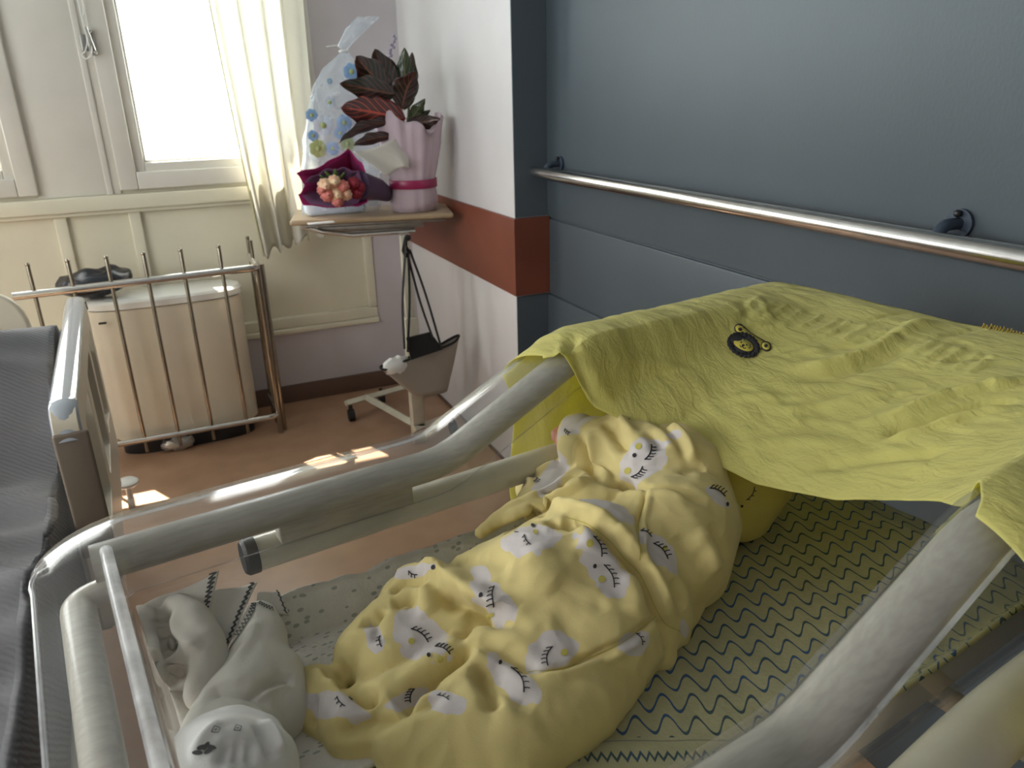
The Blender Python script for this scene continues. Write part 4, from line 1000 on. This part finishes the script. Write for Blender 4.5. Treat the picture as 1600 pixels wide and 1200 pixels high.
# ------------------------------------------------------------------ croton in pink wrap
def leaf_mat():
    m = mat('croton leaf', (.035, .018, .015), .38, bump=.1, bscale=60, coat=.2); b = m.node_tree.nodes['Principled BSDF']
    at_ = N(m, 'ShaderNodeUVMap'); s = N(m, 'ShaderNodeSeparateXYZ'); L(m, at_.outputs[0], s.inputs[0])
    av = mathn(m, 'ABSOLUTE', mathn(m, 'SUBTRACT', s.outputs['Y'], .5))
    ph = mathn(m, 'FRACT', mathn(m, 'SUBTRACT', mathn(m, 'MULTIPLY', s.outputs['X'], 7), mathn(m, 'MULTIPLY', av, 4.5)))
    vein = mathn(m, 'LESS_THAN', mathn(m, 'ABSOLUTE', mathn(m, 'SUBTRACT', ph, .5)), .07); midr = mathn(m, 'LESS_THAN', av, .035)
    tot = mathn(m, 'MAXIMUM', vein, midr); x = N(m, 'ShaderNodeMix'); x.data_type = 'RGBA'
    nz = N(m, 'ShaderNodeTexNoise'); nz.inputs['Scale'].default_value = 9; tc = N(m, 'ShaderNodeTexCoord'); L(m, tc.outputs['Object'], nz.inputs[0])
    cr = N(m, 'ShaderNodeValToRGB'); cr.color_ramp.elements[0].position = .40; cr.color_ramp.elements[0].color = (.006, .012, .006, 1); cr.color_ramp.elements[1].position = .6; cr.color_ramp.elements[1].color = (.022, .008, .008, 1)
    L(m, nz.outputs[0], cr.inputs[0]); L(m, mathn(m, 'MULTIPLY', tot, .75), x.inputs[0]); L(m, cr.outputs[0], x.inputs[6]); x.inputs[7].default_value = (.22, .07, .03, 1)
    L(m, x.outputs[2], b.inputs['Base Color']); return m
M['croton'] = leaf_mat()
def recolour(m, name, vein, c0, c1):
    k = m.copy(); k.name = name
    for n in k.node_tree.nodes:
        if n.type == 'MIX': n.inputs[7].default_value = (*vein, 1)
        if n.type == 'VALTORGB': n.color_ramp.elements[0].color = (*c0, 1); n.color_ramp.elements[1].color = (*c1, 1)
    return k
M['croton_red'] = recolour(M['croton'], 'croton leaf red', (.75, .11, .06), (.05, .010, .010), (.09, .014, .012))
M['croton_green'] = recolour(M['croton'], 'croton leaf green', (.16, .14, .04), (.012, .03, .010), (.03, .045, .014))
PX, PY = at(648, 320, 1, 3.22).x, 3.22
pl = empty('croton_plant', (PX, PY, TZ), label='dark red croton plant wrapped in pale pink paper with a magenta ribbon', cat='plant')
def p_(px, py, y=PY): return at(px, py, 1, y)-Vector((PX, PY, TZ))
hh = p_(690, 186).z; RB = .098
prof = [(.0, RB*.93), (.04, RB*1.02), (.075, RB), (.105, RB*.93), (.13, RB*.95), (.19, RB*1.10), (.27, RB*1.28), (.33, RB*1.33)]
b = MB(); G = []
for k in range(72):
    a = 2*PI*k/72; row = []
    for (z, r) in prof+[(.362+.032*math.sin(3*a+2.2)+.018*math.sin(7*a), RB*1.40)]:
        w_ = z/.37; rr = r*(1+(.05*math.sin(9*a+z*8)+.035*math.sin(17*a+1))*(.25+w_)); row.append((rr*math.cos(a), rr*math.sin(a)*.9, z+.002))
    G.append(row)
b.grid(G, closeu=True); o = b.obj('paper_wrap', M['pink_wrap'], pl, auto=False); solidify(o, .002)
b = MB(); G = []     # loose flap of wrap spreading left
for i in range(18):
    f = i/17; row = []
    for j in range(10):
        g_ = j/9; a = p_(596+f*22, 246-f*8, 3.16); c = p_(560+f*45, 222+f*50, 3.12); d_ = p_(612, 300, 3.12)
        p = (p_(640, 215, 3.13)*(1-f)+p_(552, 236, 3.10)*f)*(1-g_)+(p_(640, 262, 3.11)*(1-f)+p_(600, 272, 3.10)*f)*g_
        row.append(p+Vector((0, .012*math.sin(f*9+g_*3), .008*math.sin(f*6))))
    G.append(row)
b.grid(G); o = b.obj('wrap_flap', M['white_cotton'], pl, auto=False, label='white inner sheet of the wrap folded outwards'); solidify(o, .0015)
b = MB(); b.lathe([(RB*1.0, .098), (RB*1.015, .10), (RB*1.015, .132), (RB*1.0, .134)], 40, cap=False)
b.v = [(x*1.03, y*.93, z) for x, y, z in b.v]; b.obj('ribbon', M['ribbon'], pl, label='magenta satin ribbon')
b = MB(); b.lathe([(.06, .0), (.075, .20), (.07, .20), (.0, .19)], 24); b.obj('pot', M['black_plastic'], pl)
for A in ([(636, 250), (632, 200), (622, 150)], [(640, 250), (638, 190), (640, 140)], [(634, 250), (628, 195), (600, 165)]):
    b = MB(); b.tube(catmull([p_(*q) for q in A], 5), .005, 8); b.obj('stem', M['stem'], pl)
def leaf(base, tip, wpx, bend, mt, y0=3.2, y1=3.15, tw=0):
    A = p_(*base, y0); Bv = p_(*tip, y1); d = Bv-A; Ln = d.length; d.normalize()
    side = d.cross(Vector((0, 1, 0))); side.normalize(); nr = side.cross(d); side = (side*math.cos(tw)+nr*math.sin(tw)); nr = side.cross(d)
    hw = wpx/2*3.15/FPX*1.15; n1, n2 = 22, 9; V = []; UV = []
    for i in range(n1):
        f = i/(n1-1); w_ = math.sin(PI*min(1, f**.85))**.75*(1-.25*f)*(1+.09*math.sin(f*14)) if 0 < f < 1 else .02
        c = A+d*Ln*f+nr*bend*Ln*math.sin(PI*f)*.5+Vector((0, 0, -abs(bend)*.25*Ln*f*f))
        for j in range(n2):
            q = j/(n2-1)*2-1; V.append(c+side*hw*w_*q+nr*hw*w_*(abs(q)*.35)+nr*.004*math.sin(f*20+q*3)*abs(q)); UV.append((f, j/(n2-1)))
    F = [(i*n2+j, (i+1)*n2+j, (i+1)*n2+j+1, i*n2+j+1) for i in range(n1-1) for j in range(n2-1)]
    o = mesh_obj('leaf', V, F, mt, pl); ul = o.data.uv_layers.new(name='UVMap')
    for lp in o.data.loops: ul.data[lp.index].uv = UV[lp.vertex_index]
    solidify(o, .0012)
leaf((612, 150), (556, 84), 46, .15, M['croton'], 3.2, 3.14)
leaf((622, 150), (585, 72), 44, .2, M['croton'], 3.22, 3.20)
leaf((632, 172), (632, 72), 36, .1, M['croton_green'], 3.22, 3.24, .3)
leaf((628, 170), (650, 108), 44, .2, M['croton'], 3.2, 3.15, -.2)
leaf((634, 150), (644, 78), 26, .2, M['croton'], 3.24, 3.28, .4)
leaf((618, 148), (530, 126), 36, -.15, M['croton'], 3.2, 3.12, .15)
leaf((634, 186), (532, 164), 48, .12, M['croton_red'], 3.18, 3.08, .1)
leaf((618, 190), (528, 218), 20, .2, M['croton'], 3.17, 3.08, .5)
leaf((612, 212), (552, 224), 18, .15, M['croton'], 3.16, 3.10, .2)
leaf((634, 195), (688, 182), 24, .25, M['croton'], 3.18, 3.12, .3)
leaf((640, 190), (664, 152), 20, .2, M['croton_green'], 3.2, 3.2, .3)
leaf((636, 192), (672, 170), 20, .2, M['croton_green'], 3.22, 3.24, .3)
lv = MB(); Q = catmull([p_(604, 120, 3.26), p_(608, 92, 3.26), p_(618, 57, 3.26)], 8); lv.tube(Q, .002, 6)
for i, q in enumerate(Q[6:]): lv.sphere(tuple(q+np.array((.008*math.sin(i*2.4), 0, .002))), .006, 6, 5)
lv.obj('lavender_sprig', M['lavender'], pl, label='thin grey lavender sprig')

# cellophane bag with printed daisies
CX = at(515, 265, 1, 3.33)
cg = empty('gift_bag', (CX.x, 3.33, TZ), label='tall clear cellophane bag printed with blue daisies, tied at the top, behind the bouquet', cat='gift bag')
def c_(px, py, y=3.33): return at(px, py, 1, y)-Vector((CX.x, 3.33, TZ))
prof = [((474, 318), (592, 318)), ((474, 262), (592, 262)), ((474, 215), (590, 215)), ((480, 175), (584, 175)), ((490, 136), (576, 136)), ((506, 108), (564, 108)), ((528, 88), (548, 88)), ((534, 80), (541, 80)), ((528, 72), (548, 70)), ((540, 50), (572, 42)), ((560, 30), (592, 24))]
G = []
for k in range(48):
    a = 2*PI*k/48; row = []
    for i, (l_, r_) in enumerate(prof):
        a_, c2 = c_(*l_), c_(*r_); m_ = (a_+c2)/2; hw = (c2-a_).length/2; d_ = min(hw*.55, .08); wv = 1+.05*math.sin(7*a+i)+.04*math.sin(13*a+2*i)
        row.append((m_.x+hw*math.cos(a)*wv, d_*math.sin(a)*wv, max(.003, m_.z+.004*math.sin(5*a+i)) if i else .003))
    G.append(row)
b = MB(); b.grid(G, closeu=True); b.obj('cellophane', M['cello'], cg, auto=False)
b = MB(); p = c_(537, 80); b.tube([(p.x+.016*math.cos(a), .012*math.sin(a), p.z) for a in np.linspace(0, 2*PI, 14)[:-1]], .005, 6, close=True)
b.tube([(p.x, 0, p.z), (p.x-.03, -.01, p.z+.02), (p.x-.07, -.01, p.z+.015)], .003, 6); b.obj('tie', M['white_plastic'], cg)
for (x, y, r, kind) in [(505, 196, 15, 'w'), (487, 180, 9, 'b'), (489, 212, 8, 'b'), (538, 192, 12, 'b'), (549, 112, 12, 'b'), (531, 208, 9, 'b'), (497, 232, 13, 'y'), (543, 225, 11, 'y'), (520, 232, 10, 'b'), (515, 160, 9, 'w'), (515, 127, 4, 'b'), (560, 165, 10, 'w')]:
    c = c_(x, y, 3.27); R_ = r*3.3/FPX; b = MB()
    for k in range(7):
        a = 2*PI*k/7; b.cur = 0; b.sphere(tuple(c+Vector((math.cos(a)*R_*.6, 0, math.sin(a)*R_*.6))), R_*.42, 8, 6, (1, .12, 1), None)
    b.cur = 1; b.sphere(tuple(c+Vector((0, -.003, 0))), R_*.3, 8, 6, (1, .3, 1))
    b.obj('daisy', None, cg, mats=[M[{'w': 'white_p', 'b': 'blue_p', 'y': 'yellow_p'}[kind]], M['yellow_p']])
bm_ = c_(492, 255, 3.28)
b = MB(); b.box((bm_.x-.055, -.05, .002), (bm_.x+.20, .04, .11), .02); b.obj('gift_box', M['white_p'], cg, label='pale blue present inside the bag')

# bouquet in magenta paper, lying with its flowers towards the camera
BX = at(522, 320, 1, 3.14)
bq = empty('bouquet', (BX.x, 3.14, TZ), label='small bouquet of peach and red flowers in magenta paper on the overbed table', cat='bouquet')
def q_(px, py, y=3.10): return at(px, py, 1, y)-Vector((BX.x, 3.14, TZ))
cen = q_(530, 300, 3.20)
def wrap(name, rim, y, mt, deep):
    P = [q_(px, py, yy if False else y+dy) for px, py, dy in rim]; n = len(P); G = []
    for i in range(n*6):
        f = i/6; a = P[int(f) % n]; c = P[(int(f)+1) % n]; t = f-int(f); e = a.lerp(c, t); row = []
        for j in range(8):
            g_ = j/7; p = e.lerp(cen+deep, g_); p = p+Vector((0, 0, .004*math.sin(i*1.1)*(1-g_))); p.z = max(p.z, .003); row.append(p)
        G.append(row)
    b = MB(); b.grid(G, closeu=True); o = b.obj(name, mt, bq, auto=False); solidify(o, .0015)
wrap('outer_paper', [(463, 271, .0), (505, 258, .03), (544, 233, .05), (566, 256, .04), (578, 285, .03), (574, 318, .02), (545, 324, 0), (475, 322, -.02), (466, 305, -.01), (478, 290, 0)], 3.09, M['magenta'], Vector((.09, .14, .02)))
wrap('inner_paper', [(478, 282, .0), (505, 266, .02), (535, 262, .02), (560, 268, .02), (570, 292, .02), (560, 318, .0), (530, 322, -.01), (490, 321, -.02), (470, 306, -.01)], 3.10, M['lilac_paper'], Vector((.05, .10, .02)))
b = MB(); b.tube([q_(560, 290, 3.14), q_(590, 296, 3.2), q_(606, 304, 3.25)], [.06, .045, .03], 14, ry=None); b.v = [(x, y, max(.003, z)) for x, y, z in b.v]; b.obj('wrap_tail', M['dark_lilac'], bq)
def flower(px, py, r, mt, y=3.07, name='flower'):
    c = q_(px, py, y); R_ = r*3.1/FPX; b = MB()
    for ring, (n, rr, tilt) in enumerate(((9, 1.0, .3), (7, .72, .8), (5, .42, 1.2))):
        for k in range(n):
            a = 2*PI*k/n+ring*.6; d_ = Vector((math.cos(a), 0, math.sin(a))); q = c+d_*R_*rr*.6+Vector((0, -R_*.35*ring, 0))
            Mx = Matrix.Translation(q) @ Matrix.Rotation(-a, 4, 'Y') @ Matrix.Rotation(tilt, 4, 'Z') @ Matrix.Diagonal((1, .35, .8, 1))
            b.sphere((0, 0, 0), R_*.42, 9, 6, (1, 1, 1), Mx)
    b.obj(name, mt, bq)
for q in [(508, 290, 12, 'peach'), (522, 284, 11, 'peach'), (536, 292, 11, 'pinkflower'), (512, 304, 12, 'pinkflower'), (526, 304, 13, 'peach'), (541, 304, 10, 'peach'), (528, 314, 10, 'pinkflower'), (503, 297, 8, 'pinkflower'), (553, 288, 12, 'redflower'), (557, 301, 11, 'redflower'), (563, 293, 9, 'redflower')]:
    flower(q[0], q[1], q[2], M[q[3]], 3.07+.02*(q[3] == 'redflower'))
for (a, c) in (((520, 282), (508, 268)), ((524, 280), (524, 264)), ((530, 282), (538, 270)), ((514, 284), (500, 274))):
    A = q_(*a, 3.09); Bv = q_(*c, 3.07); b = MB(); b.tube([A, A.lerp(Bv, .5), Bv], [.003, .012, .002], 8, ry=.004); b.obj('leaf', M['leaf_green'], bq)
b = MB(); b.box((-.10, -.085, .0005), (.0, -.045, .004)); b.obj('note_card', M['paper_white'], loc=(BX.x-.02, 3.15, TZ), label='small white card under the bouquet at the table edge', cat='card')

# ------------------------------------------------------------------ curtain
def curtain(u, v):
    z = 2.64-v*(2.64-.80-.095*u)
    x0 = .285+.10*v**1.5; x1 = .735-.045*v; x = x0+(x1-x0)*u
    amp = .020+.012*v; y = 3.775+amp*1.3*math.sin(u*27+1.2*math.sin(v*3)+2*math.sin(u*5))+.008*math.sin(u*61+v*4)+.008*math.sin(u*13)
    z += .018*math.sin(u*40)*v**8
    return (x+.012*math.sin(u*27+1.5), y, z)
b = MB(); b.grid([[curtain(i/199, j/79) for j in range(80)] for i in range(200)])
o = b.obj('sheer_curtain', M['curtain'], auto=False, label='sheer cream curtain hanging in folds beside the window', cat='curtain'); solidify(o, .001)
b = MB(); G = [[curtain(i/199, 1-j/30*.012) for j in range(3)] for i in range(200)]; b.tube([Vector(curtain(i/199, .992)) for i in range(200)], .0022, 6); b.obj('hem', M['curtain'], o)
b = MB(); b.tube([curtain(0, j/40) for j in range(41)], .0035, 6); b.obj('side_hem', cloth('gold curtain edge', (.55, .50, .30), .2), o)

# window catch and its cord
wc = empty('window_catch', (-.165, YW-.03, 1.74), label='steel window catch with a looped white cord on the frame beside the curtained window', cat='window catch')
def w_(x, y, z): return (x+.165, y-(YW-.03), z-1.74)
b = MB(); b.box(w_(-.170, 3.86, 1.685), w_(-.145, 3.869, 1.78), .003); b.box(w_(-.196, 3.858, 1.70), w_(-.172, 3.869, 1.765), .003); b.tube([w_(-.15, 3.855, 1.70), w_(-.155, 3.835, 1.735), w_(-.165, 3.845, 1.79)], .006, 8); b.sphere(w_(-.15, 3.852, 1.695), .009, 8, 6); b.sphere(w_(-.155, 3.852, 1.775), .008, 8, 6)
b.obj('latch', M['dull_steel'], wc)
b = MB(); b.tube(catmull([w_(-.175, 3.855, 1.90), w_(-.172, 3.85, 1.80), w_(-.170, 3.845, 1.74), w_(-.185, 3.84, 1.70), w_(-.200, 3.84, 1.685), w_(-.185, 3.84, 1.67), w_(-.165, 3.84, 1.69), w_(-.155, 3.845, 1.73)], 6), .003, 6)
b.tube(catmull([w_(-.175, 3.855, 1.82), w_(-.160, 3.85, 1.86), w_(-.165, 3.855, 1.95)], 6), .002, 6); b.obj('cord', M['white_plastic'], wc)

# ------------------------------------------------------------------ black bag on the cabinet, things on the floor
b = MB(); b.sphere((0, 0, 0), 1, 28, 18); V = []
for v in b.v:
    p = Vector(v); V.append((p.x*.15, p.y*.10, max(-.0, .06+p.z*.06)+.02*noise.noise(p*2.2)*(1 if p.z > 0 else 0)+.018*max(0, p.x)))
b.v = V; b.obj('black_bag', mat('glossy black bag', (.012, .013, .02), .25, bump=.5, bscale=12), loc=(-.32, 3.66, .7205), label='crumpled glossy black bag lying on the left end of the cream cabinet', cat='bag')
b = MB(); b.lathe([(.0, .10), (.030, .10), (.040, .108), (.042, .118), (.030, .128), (0, .130)], 32, cap=False); b.tube([(0, 0, .10), (0, 0, .045)], .012, 10); b.tube([(-.012, 0, .024), (.012, 0, .024)], .0235, 16)
b.obj('bumper_wheel', M['white_plastic'], loc=(-.308, 3.04, 0), label='round white bumper wheel on the floor beside the bed rail', cat='wheel')
b = MB(); b.sphere((0, 0, 0), 1, 24, 14); V = []
for v in b.v:
    p = Vector(v); V.append((p.x*.075, p.y*.04, max(0, .03+p.z*.03+.018*noise.noise(p*4))))
b.v = V; b.obj('crumpled_wrapper', mat('silvery wrapper', (.5, .48, .45), .25, metal=.6, bump=.6, bscale=30), loc=(-.12, 3.55, 0), label='crumpled silvery wrapper on the floor under the chrome guard', cat='wrapper')

# ------------------------------------------------------------------ hospital bed at the left
bd = empty('hospital_bed', (-.8, 2.0, 0), label='cream hospital bed with a moulded side rail along the left edge of the photo', cat='bed')
def h_(x, y, z): return (x+.8, y-2.0, z)
def rail_slab(x0, x1, y0, y1, z0, z1, slots, name, mt, r=.04, par=bd):
    """upright moulded panel in the y-z plane, rounded corners, with slots"""
    bm = bmesh.new()
    def rr(y0, y1, z0, z1, r, n=6):
        P = []
        for (cy, cz, a0) in ((y1-r, z1-r, 0), (y0+r, z1-r, PI/2), (y0+r, z0+r, PI), (y1-r, z0+r, 1.5*PI)):
            for k in range(n+1): a = a0+PI/2*k/n; P.append((cy+r*math.cos(a), cz+r*math.sin(a)))
        return P
    loops = [rr(y0, y1, z0, z1, r)]+[rr(*s_, .02) for s_ in slots]
    edges = []
    for lp in loops:
        vs = [bm.verts.new(h_(x0, y, z)) for y, z in lp]; edges += [bm.edges.new((vs[i], vs[(i+1) % len(vs)])) for i in range(len(vs))]
    bmesh.ops.triangle_fill(bm, use_beauty=True, edges=edges)
    bmesh.ops.recalc_face_normals(bm, faces=list(bm.faces))
    ex = bmesh.ops.extrude_face_region(bm, geom=list(bm.faces)); bmesh.ops.translate(bm, verts=[v for v in ex['geom'] if isinstance(v, bmesh.types.BMVert)], vec=(x1-x0, 0, 0))
    bmesh.ops.recalc_face_normals(bm, faces=list(bm.faces))
    b = MB(); b.bm(bm); o = b.obj(name, mt, par); m = o.modifiers.new('bev', 'BEVEL'); m.width = .007; m.segments = 3; m.limit_method = 'ANGLE'; return o
RL0 = len(bpy.data.objects)
rail_parts = []
rail_slab(-.268, -.222, 1.60, 2.66, .42, .944, [(1.76, 2.0, .58, .86), (2.08, 2.32, .58, .86), (2.38, 2.58, .58, .86)], 'side_rail', M['cream_plastic'], .05)
b = MB(); b.tube(smooth_path([h_(-.245, 1.602, .88), h_(-.245, 1.632, .942), h_(-.245, 2.62, .942), h_(-.245, 2.66, .90)], .05, 8), .0265, 20, ry=.012, up=(0, -.2, 1))
b.obj('rail_cap', M['glossy_grey'], bd, label='glossy cap on the side rail, blue reflection put into its colour')
b = MB(); b.box(h_(-.272, 1.594, .62), h_(-.208, 1.606, .90), .01); b.obj('rail_end', mat('brown grey plastic', (.20, .16, .12), .5), bd, label='taupe end plate of the side rail')
RRM = Matrix.Translation(h_(-.25, 1.6, 0)) @ Matrix.Rotation(math.radians(2.6), 4, 'Z') @ Matrix.Translation(-Vector(h_(-.25, 1.6, 0)))
for nm in ('side_rail', 'rail_cap', 'rail_end'): bpy.data.objects[nm].data.transform(RRM)
b = MB()
for yy in (1.75, 2.5): b.box(h_(-.30, yy-.02, .35), h_(-.2705, yy+.02, .60), .006)
b.box(h_(-1.22, .2, .34), h_(-.30, 2.78, .42), .01); b.obj('bed_frame', M['cream_metal'], bd)
for (x, y) in ((-1.15, .3), (-.36, .3), (-1.15, 2.7), (-.36, 2.7)):
    b = MB(); b.tube([h_(x, y, .34), h_(x, y, .1)], .02, 12); b.obj('leg', M['cream_metal'], bd)
    b = MB(); b.tube([h_(x-.018, y, .055), h_(x+.018, y, .055)], .055, 20); b.obj('castor', M['rubber'], bd)
b = MB(); b.box(h_(-1.19, .22, .422), h_(-.33, 2.76, .60), .03); b.obj('bed_mattress', M['blanket'], bd)
def endboard(y, z1, name):
    pts = superell(0, 0, .40, .30, 48, 5); bm = bmesh.new(); vs = [bm.verts.new(h_(-.86+x, y, .66+z)) for x, z in pts]; f = bm.faces.new(vs)
    ex = bmesh.ops.extrude_face_region(bm, geom=[f]); bmesh.ops.translate(bm, verts=[v for v in ex['geom'] if isinstance(v, bmesh.types.BMVert)], vec=(0, .035, 0)); bmesh.ops.recalc_face_normals(bm, faces=list(bm.faces))
    b = MB(); b.bm(bm); o = b.obj(name, M['cream_plastic'], bd); m = o.modifiers.new('bev', 'BEVEL'); m.width = .012; m.segments = 4; m.limit_method = 'ANGLE'
    pts = superell(0, 0, .33, .23, 48, 4); bm = bmesh.new(); vs = [bm.verts.new(h_(-.86+x, y-.004, .66+z)) for x, z in pts]; f = bm.faces.new(vs)
    ex = bmesh.ops.extrude_face_region(bm, geom=[f]); bmesh.ops.translate(bm, verts=[v for v in ex['geom'] if isinstance(v, bmesh.types.BMVert)], vec=(0, .006, 0)); bmesh.ops.recalc_face_normals(bm, faces=list(bm.faces))
    b = MB(); b.bm(bm); b.obj('inset_panel', M['tan_plastic'], o)
endboard(2.86, .96, 'foot_board')
def blank(u, v):
    # u along the bed, v from far side over the edge and down
    y = .45+u*2.2; hump = .30*math.exp(-((y-2.25)/.42)**2)+.12*math.exp(-((y-1.3)/.5)**2)
    top = .605+hump+.06*noise.noise(Vector((y*3, v*3, 2)))+.045*(1-2*abs(noise.noise(Vector((y*3.5+v*5, v*3, 5)))))+.02*noise.noise(Vector((y*11, v*8, 5)))
    a = v*1.35
    if a < .80: x = -1.10+a; z = top-.05*((a-.35)/.45)**2*.4
    else:
        q = (a-.80)/.55; x = -.300+.012*math.sin(y*11+q*3)*q-.018*(1-q)+.012*noise.noise(Vector((y*5, q*2, 0))); x = min(x, -.285); z = (top-.02)*(1-q)+.30*q
    z += .012*math.sin(y*14+v*6)*(.4+v*.4)
    return (x, y, z)
b = MB(); b.grid([[blank(i/139, j/89) for j in range(90)] for i in range(140)]); o = b.obj('grey_blanket', M['blanket'], auto=False, label='rumpled grey woven blanket spread over the hospital bed', cat='blanket'); solidify(o, .008, 1)
